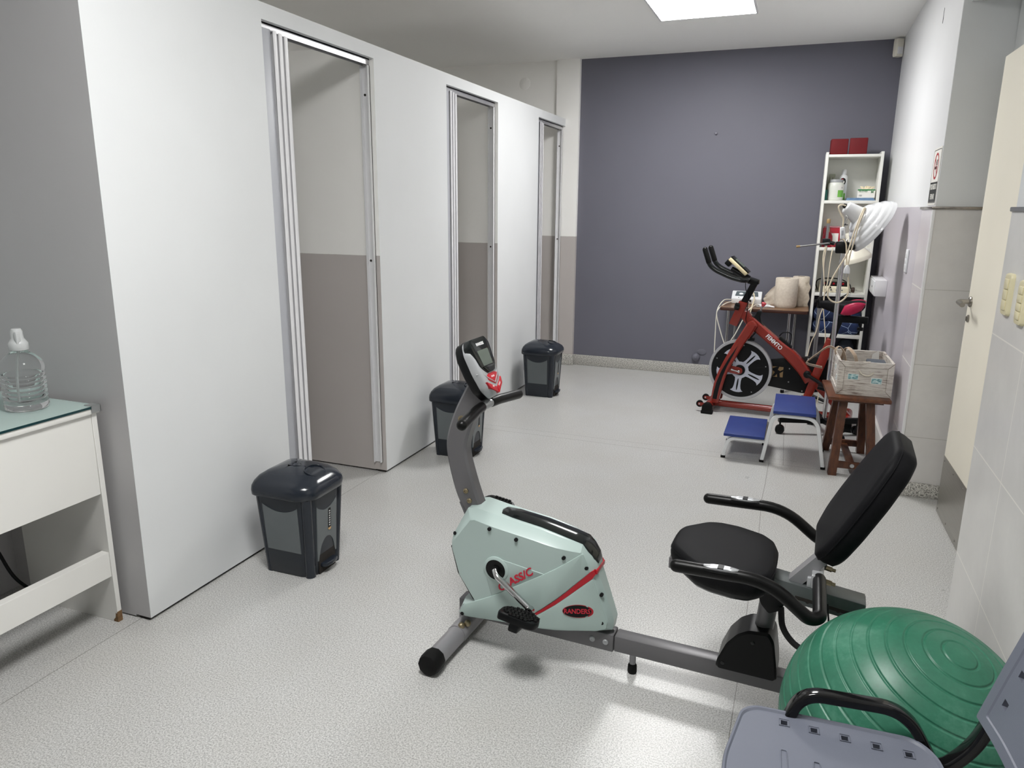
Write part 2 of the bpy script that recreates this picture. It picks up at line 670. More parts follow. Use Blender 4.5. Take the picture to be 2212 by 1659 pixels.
# --- folding doors of the cubicles, head tracks and catch channels
for k, (a_, b_) in enumerate(OPEN):
    dr = thing('folding_door', ['white PVC folding door pushed open in the first cubicle opening from the desk', 'white PVC folding door pushed open in the middle cubicle opening',
               'white PVC folding door pushed open in the cubicle opening next to the purple wall'][k], 'folding door', (-2.045, a_, 0), group='folding doors of the cubicles')
    jamb = MB().box(-0.022, 0.022, 0.004, 0.080, 0.03, OT - 0.02, bev=0.003)
    jamb.build('side_profile', m_pvc_grey, dr)
    zig = 0.0
    yy = 0.082
    for q in range(3):
        wd = 0.034
        s_ = 1 if q % 2 == 0 else -1
        pl = MB()
        prof = [(-0.030, 0.0), (-0.022, 0.012), (0.0, 0.016), (0.022, 0.012), (0.030, 0.0), (0.030, 0.008 + 0.018), (0.012, 0.030), (-0.012, 0.030), (-0.030, 0.026)]
        pl.prism(round_poly([(x * s_, y + yy) for x, y in prof], 0.004, 2), 0.03, OT - 0.022 - 0.004 * q)
        pl.build('panel', m_pvc, dr)
        yy += wd
    hd = MB().box(-0.014, 0.014, yy - 0.002, yy + 0.014, 0.03, OT - 0.03, bev=0.003)
    hd.build('lead_post', m_pvc_grey, dr)
    tr = MB()
    L = b_ - a_
    tr.box(-0.020, -0.016, 0.0, L, OT - 0.03, OT - 0.001)
    tr.box(0.016, 0.020, 0.0, L, OT - 0.03, OT - 0.001)
    tr.box(-0.020, 0.020, 0.0, L, OT - 0.006, OT - 0.001)
    tr.build('head_track', m_alu, dr, flat=True)
    ch = MB()
    ch.box(-0.022, 0.022, L - 0.006, L - 0.001, 0.06, OT - 0.032)
    ch.box(-0.022, -0.017, L - 0.022, L - 0.001, 0.06, OT - 0.032)
    ch.box(0.017, 0.022, L - 0.022, L - 0.001, 0.06, OT - 0.032)
    ch.build('catch_channel', m_pvc, dr, flat=True)
    for zz in (1.95, 1.15):
        MB().cyl((-0.005, L - 0.0085, zz), (-0.005, L - 0.005, zz), 0.006, 10).build('screw', m_gap, dr)

# --- door leaf (ajar), facing the room
DL = Vector((0.733, 3.835, 0))
DR_ = Vector((0.752, 2.99, 0))
ang = math.degrees(math.atan2((DR_ - DL).y, (DR_ - DL).x))
dr = MB().box(0, (DR_ - DL).length, 0.0, 0.036, 0.012, 2.055, bev=0.002).build('door_1', m_door)
struct(dr)
dr.location = DL
dr.rotation_euler = (0, 0, math.radians(ang))
kp = MB().box(0.004, 0.84, -0.0016, 0.0, 0.014, 0.295)
kp.build('kick_plate', m_steel, dr, flat=True)
for q in range(5):
    for zz in (0.275, 0.035):
        MB().lathe([(0.006, 0), (0.004, 0.0025)], 10, M=T(0.03 + 0.19 * q, -0.0016, zz) @ RX(90)).build('screw', m_steel_dull, dr)
hn = MB().lathe([(0.024, 0), (0.024, 0.005), (0.020, 0.009), (0.0, 0.009)], 24, M=T(0.055, 0, 1.03) @ RX(90), cap1=False)
hn.tube(fillet([(0.055, -0.005, 1.03), (0.055, -0.052, 1.03), (0.160, -0.054, 1.026)], 0.02, 6), 0.0105, 14)
hn.build('door_handle', m_steel_dull, dr)
lk = MB().lathe([(0.017, 0), (0.017, 0.005), (0.013, 0.008)], 20, M=T(0.055, 0, 0.955) @ RX(90) @ Matrix.Diagonal((0.75, 1, 1, 1)))
lk.box(0.053, 0.057, -0.012, -0.006, 0.945, 0.965)
lk.build('keyhole', m_steel_dull, dr)

# --- ceiling light panels


def glow(name, strength):
    m = bpy.data.materials.new(name)
    m.use_nodes = True
    nt = m.node_tree
    b = nt.nodes['Principled BSDF']
    b.inputs['Base Color'].default_value = (0.9, 0.9, 0.9, 1)
    b.inputs['Emission Color'].default_value = (1.0, 0.993, 0.982, 1)
    b.inputs['Emission Strength'].default_value = strength
    return m


m_glow_a = glow('lit_diffuser', PANEL_POWER)
m_glow_b = glow('lit_diffuser_dim', PANEL_POWER_NEAR)


def panel(x0, x1, y0, y1, gm, label):
    cx, cy_ = (x0 + x1) / 2, (y0 + y1) / 2
    t = thing('ceiling_light', label, 'ceiling light', (cx, cy_, CEIL), group='ceiling light panels')
    hx, hy = (x1 - x0) / 2, (y1 - y0) / 2
    MB().box(-hx + 0.012, hx - 0.012, -hy + 0.012, hy - 0.012, -0.012, -0.006).build('diffuser', gm, t, flat=True)
    f = MB()
    f.box(-hx, hx, -hy, -hy + 0.012, -0.014, 0).box(-hx, hx, hy - 0.012, hy, -0.014, 0)
    f.box(-hx, -hx + 0.012, -hy + 0.012, hy - 0.012, -0.014, 0).box(hx - 0.012, hx, -hy + 0.012, hy - 0.012, -0.014, 0)
    f.build('rim', m_pvc, t, flat=True)


panel(-1.015, -0.385, 4.74, 5.355, m_glow_a, 'square lit light panel set in the ceiling in front of the purple wall')
panel(-1.015, -0.385, 0.90, 1.515, m_glow_b, 'square light panel in the ceiling between the desk and the tiled wall')
# ================================================================== recumbent exercise bike
# local axes: x along the bike (rider's back at +x), y away from the camera side, z up
m_grey_metal = mat('grey_metallic_paint', (108, 107, 109), 0.38, 0.35, vary=0.03, bump=0.03, bscale=600)
m_grey_light = mat('light_grey_metallic_paint', (150, 149, 152), 0.35, 0.4, vary=0.03)
m_grey_green = mat('dark_grey_paint', (92, 97, 97), 0.35, 0.4, vary=0.03)
m_mint = mat('pale_mint_plastic', (172, 189, 185), 0.30, vary=0.015, scale=3)
m_mint2 = mat('pale_mint_lower_plastic', (168, 186, 181), 0.32, vary=0.015, scale=3)
m_red = mat('red_trim', (176, 24, 38), 0.35, vary=0.03)
m_redprint = mat('red_print', (196, 34, 56), 0.5, vary=0.03)
m_black = mat('black_plastic', (15, 16, 17), 0.35, vary=0.15, spec=0.25)
m_blackgloss = mat('glossy_black_plastic', (22, 25, 25), 0.12, vary=0.08, spec=0.4)
m_rubber = mat('black_rubber', (16, 16, 16), 0.6, vary=0.2, bump=0.1, bscale=300, spec=0.2)
m_foam = mat('black_grip_foam', (11, 11, 11), 0.34, vary=0.15, bump=0.06, bscale=900, spec=0.25)
m_vinyl = mat('black_vinyl', (20, 20, 22), 0.55, vary=0.06, bump=0.10, bscale=500, spec=0.10)
m_chrome = mat('chrome', (205, 205, 205), 0.12, 1.0, vary=0.03)
m_sensorplate = mat('satin_sensor_plate', (176, 178, 180), 0.32, 0.7, vary=0.03)
m_silver = mat('silver_plastic', (172, 174, 176), 0.34, 0.35, vary=0.02)
m_bolt = mat('zinc_bolt', (150, 138, 112), 0.3, 0.9, vary=0.1)
m_lcd = mat('lcd_glass', (84, 93, 84), 0.2, vary=0.02, spec=0.3)
m_whiteprint = mat('white_print', (230, 230, 232), 0.5, vary=0.02)

bike = thing('recumbent_bike', 'pale mint and grey recumbent exercise bike with a black padded seat, beside the green ball', 'exercise bike', (-0.37, 2.04, 0), -2.9)


def SW(s, w_, z):
    return (s, -w_, z)


# extrusion frame: polygon (s, z) pushed along the width
M_SZ = Matrix(((1, 0, 0, 0), (0, 0, -1, 0), (0, 1, 0, 0), (0, 0, 0, 1)))   # poly (s,z), depth = w


def bolt(mb, s, w_, z, r=0.009, side=1, m=0):
    mb.lathe([(r, 0), (r, 0.003), (r * 0.75, 0.005), (r * 0.45, 0.005), (r * 0.4, 0.003), (0.0005, 0.003)], 14, M=M_SZ @ T(s, z, w_) @ (I4 if side > 0 else RX(180)), m=m)


# main rail
fr = MB()
fr.box(-0.60, -0.057, -0.029, 0.029, 0.070, 0.130, bev=0.005)
fr.box(-0.056, 0.78, -0.026, 0.026, 0.073, 0.127, bev=0.005)
fr.build('rail', m_grey_metal, bike)


def one_bolt(parent, mt, s, w_, z, r=0.009):
    q = MB()
    bolt(q, s, w_, z, r)
    return q.build('bolt', mt, parent)


for s in (-0.125, -0.082):
    one_bolt(bike, m_silver, s, 0.029, 0.102)
ft = MB().cyl((0.0, 0, 0.075), (0.0, 0, 0.02), 0.010, 14)
ft.build('levelling_foot', m_grey_light, bike)
MB().lathe([(0.013, 0.0), (0.015, 0.006), (0.014, 0.026), (0.011, 0.032)], 18).build('rubber_foot', m_rubber, bike)
# front stabiliser
st = MB().cyl(SW(-0.573, 0.245, 0.036), SW(-0.573, -0.245, 0.036), 0.0315, 28)
st.cyl(SW(-0.573, 0.10, 0.036), SW(-0.573, -0.10, 0.036), 0.0335, 28)
st.box(-0.60, -0.545, -0.03, 0.03, 0.05, 0.10, bev=0.004)
stb = st.build('front_stabilizer', m_grey_light, bike)
for sg in (1, -1):
    cp_ = MB()
    cp_.lathe([(0.034, 0.0), (0.0365, 0.004), (0.0365, 0.038), (0.034, 0.052), (0.030, 0.055), (0.0005, 0.055)], 10, M=Matrix(((1, 0, 0, -0.573), (0, 0, -1.0 * sg, -sg * 0.236), (0, 1, 0, 0.036), (0, 0, 0, 1))), cap1=False)
    cp_.build('end_cap', m_rubber, stb)
for s, wv, z in ((-0.545, 0.07, 0.070), (-0.560, 0.085, 0.066)):
    MB().lathe([(0.012, 0), (0.012, 0.006), (0.008, 0.012), (0.0005, 0.016)], 8, M=T(*SW(s, wv, z)) @ RX(55)).build('bolt', m_bolt, bike)
# rear stabiliser, behind the ball
rs_ = MB().cyl((0.78, 0.13, 0.034), (0.78, -0.11, 0.034), 0.031, 24)
rs_.build('rear_stabilizer', m_grey_light, bike)

# drive housing
outer = [(-0.607, .372), (-0.552, .474), (-0.522, .480), (-0.443, .467), (-0.30, .449), (-0.157, .419), (-0.122, .385), (-0.106, .358), (-0.102, .333),
         (-0.044, .190), (-0.048, .156), (-0.09, .143), (-0.55, .097), (-0.580, .107), (-0.563, .154), (-0.520, .166), (-0.577, .25), (-0.604, .345)]
inner = [(-0.592, .366), (-0.527, .455), (-0.512, .459), (-0.449, .447), (-0.305, .429), (-0.154, .404), (-0.134, .378), (-0.120, .355), (-0.114, .331),
         (-0.058, .190), (-0.062, .166), (-0.092, .155), (-0.545, .108), (-0.569, .117), (-0.555, .150), (-0.509, .170), (-0.566, .252), (-0.593, .343)]
inner2 = [(x * 0.985 - 0.005, z * 0.985 + 0.004) for x, z in inner]


def lp(poly, w_):
    return [SW(s, w_, z) for s, z in poly]




def taper(mb):
    """the housing narrows towards its rear end"""
    bm = bmesh.new()
    vs = [bm.verts.new(v) for v in mb.v]
    for f in mb.f:
        try:
            bm.faces.new([vs[i] for i in f])
        except ValueError:
            pass
    for s0 in (-0.27, -0.23, -0.19, -0.15, -0.11, -0.07):
        bmesh.ops.bisect_plane(bm, geom=list(bm.verts) + list(bm.edges) + list(bm.faces), plane_co=(s0, 0, 0), plane_no=(1, 0, 0))
    bm.verts.index_update()
    mb.v = [v.co.copy() for v in bm.verts]
    mb.f = [[v.index for v in f.verts] for f in bm.faces]
    mb.mi = [0] * len(mb.f)
    bm.free()
    for v in mb.v:
        t_ = min(1.0, max(0.0, (v.x + 0.27) / 0.225))
        t_ = t_ * t_ * (3 - 2 * t_)
        v.y *= 1 - 0.60 * t_
        v.x -= 0.016 * t_
        if v.z < 0.26:
            v.z -= 0.012 * t_ * min(1.0, (0.26 - v.z) / 0.06)
    return mb


hs = MB()
hs.loft([lp(inner2, -0.090), lp(inner, -0.087), lp(outer, -0.050), lp(outer, 0.050), lp(inner, 0.087), lp(inner2, 0.090)])
taper(hs)
hous = hs.build('drive_housing', m_mint, bike, angle=25)
# black flywheel cover edge showing in the concave front
MB().prism([(-0.596, .352), (-0.604, .340), (-0.580, .25), (-0.522, .162), (-0.505, .165), (-0.55, .25)], -0.072, 0.072, M=M_SZ).build('front_cover', m_black, hous)
# raised lower plates, red wedge, hexagonal relief
M_side = M_SZ
for wv, sgn in ((0.0895, 1), (-0.0895, -1)):
    mir = I4 if sgn > 0 else Matrix.Diagonal((1, -1, 1, 1))
    lo1 = MB().prism(round_poly([(-0.146, .402), (-0.452, .203), (-0.548, .152), (-0.560, .124), (-0.545, .110), (-0.312, .133), (-0.297, .182), (-0.122, .338)], 0.006, 3), 0.086, 0.0945, M=mir @ M_side, bev=0.0028)
    taper(lo1).build('side_plate', m_mint2, hous)
    lo2 = MB().prism(round_poly([(-0.292, .176), (-0.113, .318), (-0.060, .188), (-0.064, .163), (-0.095, .151), (-0.306, .131)], 0.006, 3), 0.086, 0.0945, M=mir @ M_side, bev=0.0028)
    taper(lo2).build('rear_plate', m_mint2, hous)
    taper(MB().prism([(-0.297, .181), (-0.290, .178), (-0.200, .2495), (-0.113, .319), (-0.104, .333), (-0.110, .346), (-0.120, .341), (-0.200, .266)], 0.060, 0.0935, M=mir @ M_side)).build('red_wedge', m_red, hous)
    hexr = MB().prism(round_poly([(-0.475, .308), (-0.437, .343), (-0.268, .322), (-0.448, .206)], 0.004, 2), 0.086, 0.0922, M=mir @ M_side, bev=0.0014)
    hexr.build('relief_plate', m_mint, hous)
    for s, z in [(-0.455, .437), (-0.363, .419), (-0.206, .385), (-0.133, .353), (-0.083, .266), (-0.078, .182), (-0.553, .118)]:
        if sgn > 0:
            taper(MB().lathe([(0.0062, 0.080), (0.0062, 0.0957)], 12, M=mir @ M_side @ T(s, z, 0))).build('screw', m_black, hous)
    MB().lathe([(0.043, 0.086), (0.043, 0.0935), (0.038, 0.096), (0.034, 0.0965)], 32, M=mir @ M_side @ T(-0.432, .303, 0), cap1=False).build('hub_ring', m_mint, hous)
    MB().lathe([(0.034, 0.086), (0.034, 0.0950), (0.014, 0.0945), (0.014, 0.101), (0.0005, 0.101)], 28, M=mir @ M_side @ T(-0.432, .303, 0), cap1=False).build('hub', m_black, hous)
MB().lathe([(0.0062, 0), (0.0062, 0.003)], 12, M=T(*SW(-0.5885, 0.072, .388)) @ RZ(-25) @ RX(70)).build('screw', m_black, hous)
# lettering on the housing
tx = MB()
Mtx = M_side @ T(-0.366, .2805, 0.0935) @ RZ(37)
tx.text('CLASS/C', 0.034, Mtx, 0.0006, offset=0.0008, shear=0.22, sx=1.12)
tx.build('lettering', m_redprint, hous)
bd = MB().prism(ellipse(0.050, 0.0205, 40), 0.0925, 0.0951, M=M_side @ T(-0.155, .2120, 0) @ RZ(3))
taper(bd)
bdo = bd.build('badge', m_red, hous)
taper(MB().prism(ellipse(0.0455, 0.0185, 40, -0.0025, 0.0005), 0.0945, 0.0972, M=M_side @ T(-0.155, .2120, 0) @ RZ(3))).build('badge_face', m_black, bdo)
tr_ = MB().text('RANDERS', 0.0205, M_side @ T(-0.1575, .2122, 0.0978) @ RZ(3), 0.0004, offset=0.0004, sx=0.95)
taper(tr_).build('lettering', m_redprint, bdo)
# red strip carried round the rear edge
MB().box(-0.1195, -0.1135, -0.040, 0.040, 0.330, 0.345, bev=0.002).build('red_strip', m_red, hous)
# dark glossy cover strip over the ridge
sec = []
for s, z, hw in [(-0.449, .4655, 0.012), (-0.440, .470, 0.028), (-0.40, .4665, 0.034), (-0.30, .4535, 0.036), (-0.20, .4335, 0.036), (-0.157, .4235, 0.035), (-0.135, .404, 0.034), (-0.116, .381, 0.029), (-0.106, .362, 0.018)]:
    L = []
    for q in range(9):
        a_ = -1 + 2 * q / 8
        L.append(SW(s - 0.0, hw * a_, z + 0.006 * (1 - a_ * a_) - 0.001))
    for q in range(9):
        a_ = 1 - 2 * q / 8
        L.append(SW(s - 0.006, hw * a_, z - 0.012))
    sec.append(L)
_tc = MB().loft(sec)
for v in _tc.v:
    v.x -= 0.010 * min(1.0, max(0.0, (v.x + 0.25) / 0.14))
_tc.build('top_cover', m_blackgloss, hous, angle=60)

# cranks and pedals
def pedal(parent, s, w_, z, tilt, roll, sgn):
    """foot-shaped platform with treads, at the end of the crank"""
    Mp = T(*SW(s, w_, z)) @ RY(tilt) @ RX(roll)
    pts = round_poly([(-0.062, -0.030), (-0.055, -0.046), (0.02, -0.046), (0.060, -0.036), (0.066, 0.0), (0.050, 0.040), (-0.045, 0.044), (-0.064, 0.02)], 0.02, 4)
    pm = MB().prism(pts, -0.012, 0.010, M=Mp, bev=0.004)
    po = pm.build('pedal', m_black, parent)
    tr = MB()
    for i in range(-4, 5):
        for j in range(-3, 4):
            x, y = i * 0.0125 + (0.004 if j % 2 else 0), j * 0.0118
            if (x / 0.062) ** 2 + (y / 0.044) ** 2 < 0.92:
                tr.box(x - 0.0052, x + 0.0052, y - 0.0042, y + 0.0042, 0.0095, 0.0145, bev=0.001, seg=1, M=Mp)
    tr.build('tread', m_rubber, po)
    ax = MB().box(-0.016, 0.016, -0.045, 0.040, -0.036, -0.010, bev=0.006, M=Mp)
    ax.build('weight', m_black, po)


for sgn in (1, -1):
    e = Vector((0.126, -0.089)) * sgn
    cr_ = MB()
    h0 = Vector(SW(-0.432, sgn * 0.098, .303))
    h1 = Vector(SW(-0.432 + e.x * 0.12, sgn * 0.116, .303 + e.y * 0.12))
    h2 = Vector(SW(-0.432 + e.x * 0.95, sgn * 0.122, .303 + e.y * 0.95))
    h3 = Vector(SW(-0.432 + e.x * 1.05, sgn * 0.124, .303 + e.y * 1.05))
    cr_.tube(fillet([h0, h1, h2, h3], 0.012, 5), 0.0092, 14, section=[(0.0105 * math.cos(2 * PI * k / 14), 0.0085 * math.sin(2 * PI * k / 14)) for k in range(14)])
    cr_.cyl(h3 + Vector((0, sgn * 0.006, 0)), h3 + Vector((0, -sgn * 0.012, 0)), 0.0125, 16)
    co = cr_.build('crank', m_chrome, bike)
    pedal(co, -0.432 + e.x * 1.03 - 0.012 * sgn, sgn * 0.172, .303 + e.y * 1.05 - 0.003, 8, -14 * sgn, sgn)

# mast
Lp = spline([(-0.574, .44), (-0.606, .492), (-0.632, .575), (-0.646, .655), (-0.640, .71), (-0.615, .784), (-0.586, .843), (-0.562, .888)], 6)
Rp = spline([(-0.505, .44), (-0.530, .501), (-0.552, .565), (-0.570, .630), (-0.573, .675), (-0.555, .738), (-0.533, .788), (-0.505, .835)], 6)
ms = MB()
hw = 0.024
lo_ = []
for a_, b_ in zip(Lp, Rp):
    c0, c1 = Vector((a_[0], a_[1])), Vector((b_[0], b_[1]))
    d_ = (c1 - c0).normalized() * 0.008
    ring = []
    for (q, wv) in ((c0 + d_, hw), (c0, hw - 0.007), (c0, -hw + 0.007), (c0 + d_, -hw), (c1 - d_, -hw), (c1, -hw + 0.007), (c1, hw - 0.007), (c1 - d_, hw)):
        ring.append(SW(q.x, wv, q.y))
    lo_.append(ring)
ms.loft(lo_)
mast = ms.build('mast', m_grey_metal, bike, angle=30)
MB().loft([[SW(s, w_, z) for s, w_ in ((-0.60 + dz, 0.020), (-0.60 + dz, -0.020), (-0.535 + dz, -0.020), (-0.535 + dz, 0.020))] for dz, z in ((0.0, .475), (0.05, .37))]).build('mast_socket', m_grey_metal, bike)
one_bolt(mast, m_bolt, -0.587, hw, 0.762, 0.012)
one_bolt(mast, m_bolt, -0.573, hw, 0.520)
one_bolt(mast, m_bolt, -0.560, hw, 0.488)
bf = MB().lathe([(0.008, 0), (0.008, 0.006), (0.0005, 0.009)], 10, M=T(*SW(-0.609, 0.004, 0.507)) @ RY(-75))
bf.build('bolt', m_bolt, mast)

# console
uax = Vector((-0.436, 0.0, 0.900))
nax = Vector((0.900, 0.0, 0.436))
Mc = Matrix(((0, uax.x, nax.x, -0.535), (1, 0, 0, 0.0), (0, uax.z, nax.z, 0.925), (0, 0, 0, 1)))
# console frame: x across (away from camera), y up the face, z out of the face
Mc = Mc @ I4
back = [(-0.026, -0.098), (0.026, -0.098), (0.052, -0.066), (0.064, -0.01), (0.066, 0.055), (0.050, 0.088), (0.030, 0.096), (-0.030, 0.096), (-0.050, 0.088), (-0.066, 0.055), (-0.064, -0.01), (-0.052, -0.066)]
ob_ = round_poly(back, 0.010, 3)


def sc2(poly, k, dy=0.0):
    return [(x * k, y * k + dy) for x, y in poly]


cb = MB()
cb.loft([[(x, y, z) for x, y in sc2(ob_, k)] for z, k in ((-0.030, 0.90), (-0.024, 0.97), (-0.004, 1.0), (0.002, 1.0))], M=Mc)
con = cb.build('console', m_black, bike, angle=35)
cs = MB()
cs.loft([[(x, y, z) for x, y in sc2(ob_, k)] for z, k in ((0.001, 0.985), (0.012, 0.975), (0.024, 0.93), (0.031, 0.84), (0.033, 0.74))], M=Mc)
csh = cs.build('silver_face', m_silver, con, angle=35)
# display field with its lcd, buttons and prints
bz = MB().prism(round_poly([(-0.046, 0.0940), (0.046, 0.0940), (0.0625, 0.072), (0.050, 0.004), (0.022, -0.020), (-0.022, -0.020), (-0.050, 0.004), (-0.0625, 0.072)], 0.007, 3), 0.008, 0.0365, M=Mc, bev=0.002)
bz.build('display_bezel', m_blackgloss, csh)
MB().prism(round_poly([(-0.036, 0.054), (0.036, 0.054), (0.031, 0.004), (-0.031, 0.004)], 0.003, 2), 0.036, 0.0372, M=Mc).build('display', m_lcd, csh)
ldg = MB().prism([(-0.041, 0.002), (0.041, 0.002), (0.022, -0.017), (-0.022, -0.017)], 0.035, 0.0405, M=Mc, bev=0.0015)
ldg.build('display_ledge', m_blackgloss, csh)
MB().text('RANDERS', 0.0135, Mc @ T(0, 0.073, 0.0368), 0.0004, offset=0.0003, sx=0.85).build('lettering', m_whiteprint, csh)
for nm, poly, txt, tx_, ty_, rz in (('button', [(-0.036, -0.028), (-0.018, -0.022), (0.018, -0.022), (0.036, -0.028), (0.032, -0.042), (0.0, -0.060), (-0.032, -0.042)], 'MODE', 0.0, -0.035, 0),
                                    ('button', [(-0.049, -0.045), (-0.042, -0.066), (-0.002, -0.090), (-0.002, -0.070)], 'SET', -0.021, -0.065, -25),
                                    ('button', [(0.049, -0.045), (0.042, -0.066), (0.002, -0.090), (0.002, -0.070)], 'RESET', 0.021, -0.065, 25)):
    bu = MB().prism(poly, 0.022, 0.0352, M=Mc, bev=0.001).build(nm, m_red, con)
    MB().text(txt, 0.0075, Mc @ T(tx_, ty_, 0.0354) @ RZ(rz), 0.0003).build('lettering', m_whiteprint, bu)
grv = MB()
for sg in (1, -1):
    grv.tube(fillet([(sg * 0.062, -0.012, 0.016), (sg * 0.046, -0.018, 0.031), (sg * 0.030, -0.036, 0.0345), (0.0, -0.055, 0.0345)], 0.01, 4), 0.0022, 6, M=Mc)
grv.build('groove', m_silver, csh)

# front handlebar
hb = MB().cyl(SW(-0.510, 0.05, 0.813), SW(-0.510, -0.05, 0.813), 0.0135, 20)
hb.tube([SW(-0.545, 0, 0.83), SW(-0.505, 0, 0.812)], 0.018, 16)
hbo = hb.build('handlebar', m_silver, bike)
for sg in (1, -1):
    g_ = MB().capsule_tube([SW(-0.511, sg * 0.035, 0.813), SW(-0.507, sg * 0.08, 0.812), SW(-0.490, sg * 0.205, 0.803)], 0.0165, 18)
    g_.build('grip', m_foam, hbo)

# seat post, shroud, slide beam
MB().tube([SW(0.370, 0, 0.13), SW(0.372, 0, 0.22), SW(0.386, 0, 0.40)], 0.0255, 24).build('seat_post', m_grey_metal, bike)
sh = MB()
shp = round_poly([(0.255, .128), (0.258, .150), (0.280, .208), (0.308, .245), (0.338, .264), (0.393, .270), (0.408, .245), (0.420, .170), (0.424, .128)], 0.008, 3)
cx_, cz_ = 0.345, 0.16
sh.loft([lp([(cx_ + (x - cx_) * k, cz_ + (z - cz_) * k if z > 0.135 else z) for x, z in shp], wv) for wv, k in ((-0.056, 0.93), (-0.050, 1.0), (0.050, 1.0), (0.056, 0.93))])
sho = sh.build('post_shroud', m_black, bike, angle=35)
for s, z in ((0.275, .147), (0.352, .232)):
    MB().lathe([(0.006, 0.05), (0.006, 0.0570), (0.004, 0.058)], 10, M=M_SZ @ T(s, z, 0)).build('screw', m_blackgloss, sho)
hd = MB().prism(round_poly([(0.345, .400), (0.440, .395), (0.415, .335), (0.385, .318), (0.360, .345)], 0.008, 3), -0.034, 0.034, M=M_SZ, bev=0.004)
hd.build('post_head', m_black, bike)
bm2 = MB()
Mb = T(*SW(0.10, 0, 0.424)) @ RY(4.2)
bm2.box(0.0, 0.40, -0.022, 0.022, -0.022, 0.022, bev=0.003, M=Mb)
bm2.build('seat_bar', m_grey_light, bike)
ch = MB()
Mb2 = T(*SW(0.36, 0, 0.408)) @ RY(6.5)
ch.box(0.0, 0.262, -0.034, 0.034, -0.030, 0.026, bev=0.003, M=Mb2)
cho = ch.build('slide_beam', m_grey_green, bike)
for q in range(5):
    MB().lathe([(0.0055, 0.0335), (0.0055, 0.0347)], 10, M=M_SZ @ T(0.455 + 0.026 * q, .383 - 0.0028 * q, 0)).build('pin_hole', m_gap, cho)
ec = MB().box(0.2615, 0.2635, -0.029, 0.029, -0.025, 0.021, M=Mb2)
ec.build('end_plug', m_black, cho)
one_bolt(bike, m_silver, 0.595, 0.034, 0.368, 0.010)
one_bolt(bike, m_silver, 0.108, 0.022, 0.420, 0.010)
sl = MB().box(0.09, 0.235, -0.0345, -0.0340, -0.016, -0.006, M=Mb2)
sl.build('slot', m_gap, cho)

# seat cushion
so = [(0.103, 0.0), (0.104, 0.050), (0.116, 0.075), (0.180, 0.150), (0.225, 0.172), (0.300, 0.185), (0.352, 0.180), (0.386, 0.145), (0.394, 0.09), (0.394, 0.0), (0.392, -0.04), (0.380, -0.085), (0.345, -0.125), (0.27, -0.155), (0.215, -0.160), (0.178, -0.150), (0.116, -0.085), (0.104, -0.050)]
so = [(x, y) for x, y in round_poly(so, 0.012, 2)]
scx, scy = 0.26, 0.01


def sring(k, z):
    return [SW(scx + (x - scx) * k, scy + (y - scy) * k, z + 0.010 * (x - 0.26) / 0.15 * 0.0) for x, y in so]


se = MB()
se.loft([sring(0.90, 0.427), sring(0.955, 0.433), sring(0.99, 0.447), sring(1.0, 0.462), sring(0.985, 0.479), sring(0.955, 0.487), sring(0.90, 0.490), sring(0.60, 0.4905), sring(0.25, 0.491)])
seat = se.build('seat', m_vinyl, bike, angle=70)
MB().tube([Vector(p) for p in sring(0.992, 0.474)], 0.0016, 6, closed=True).build('seam', m_vinyl, seat)
ub = MB()
ub.loft([sring(0.80, 0.405), sring(0.88, 0.418), sring(0.90, 0.430)])
ub.build('seat_base', m_black, seat, angle=60)
br = MB().box(0.098, 0.14, -0.030, 0.030, 0.395, 0.430, bev=0.003)
br.build('seat_bracket', m_grey_metal, bike)

# backrest
bu_ = Vector((0.462, 0, 0.887)).normalized()
bn = Vector((-bu_.z, 0, bu_.x))     # out of the front face, towards the rider
Mbk = Matrix(((0, bu_.x, bn.x, 0.497), (-1, 0, 0, 0.0), (0, bu_.z, bn.z, 0.575), (0, 0, 0, 1)))   # x = w, y = up the pad, z = front
bo_ = round_poly([(-0.115, -0.035), (0.115, -0.030), (0.150, 0.012), (0.163, 0.085), (0.158, 0.20), (0.132, 0.285), (0.088, 0.322), (-0.100, 0.322), (-0.150, 0.285), (-0.172, 0.20), (-0.175, 0.085), (-0.160, 0.012)], 0.02, 3)


def bring(k, z):
    return [(x * k, 0.145 + (y - 0.145) * k, z) for x, y in bo_]


bk_ = MB().loft([bring(0.93, -0.056), bring(0.98, -0.048), bring(1.0, -0.026), bring(0.995, -0.008), bring(0.972, 0.001), bring(0.90, 0.004), bring(0.6, 0.004), bring(0.2, 0.004)], M=Mbk)
bko = bk_.build('backrest', m_vinyl, bike, angle=70)
MB().tube([Mbk @ Vector(p) for p in bring(1.0, -0.012)], 0.0018, 6, closed=True).build('seam', m_vinyl, bko)
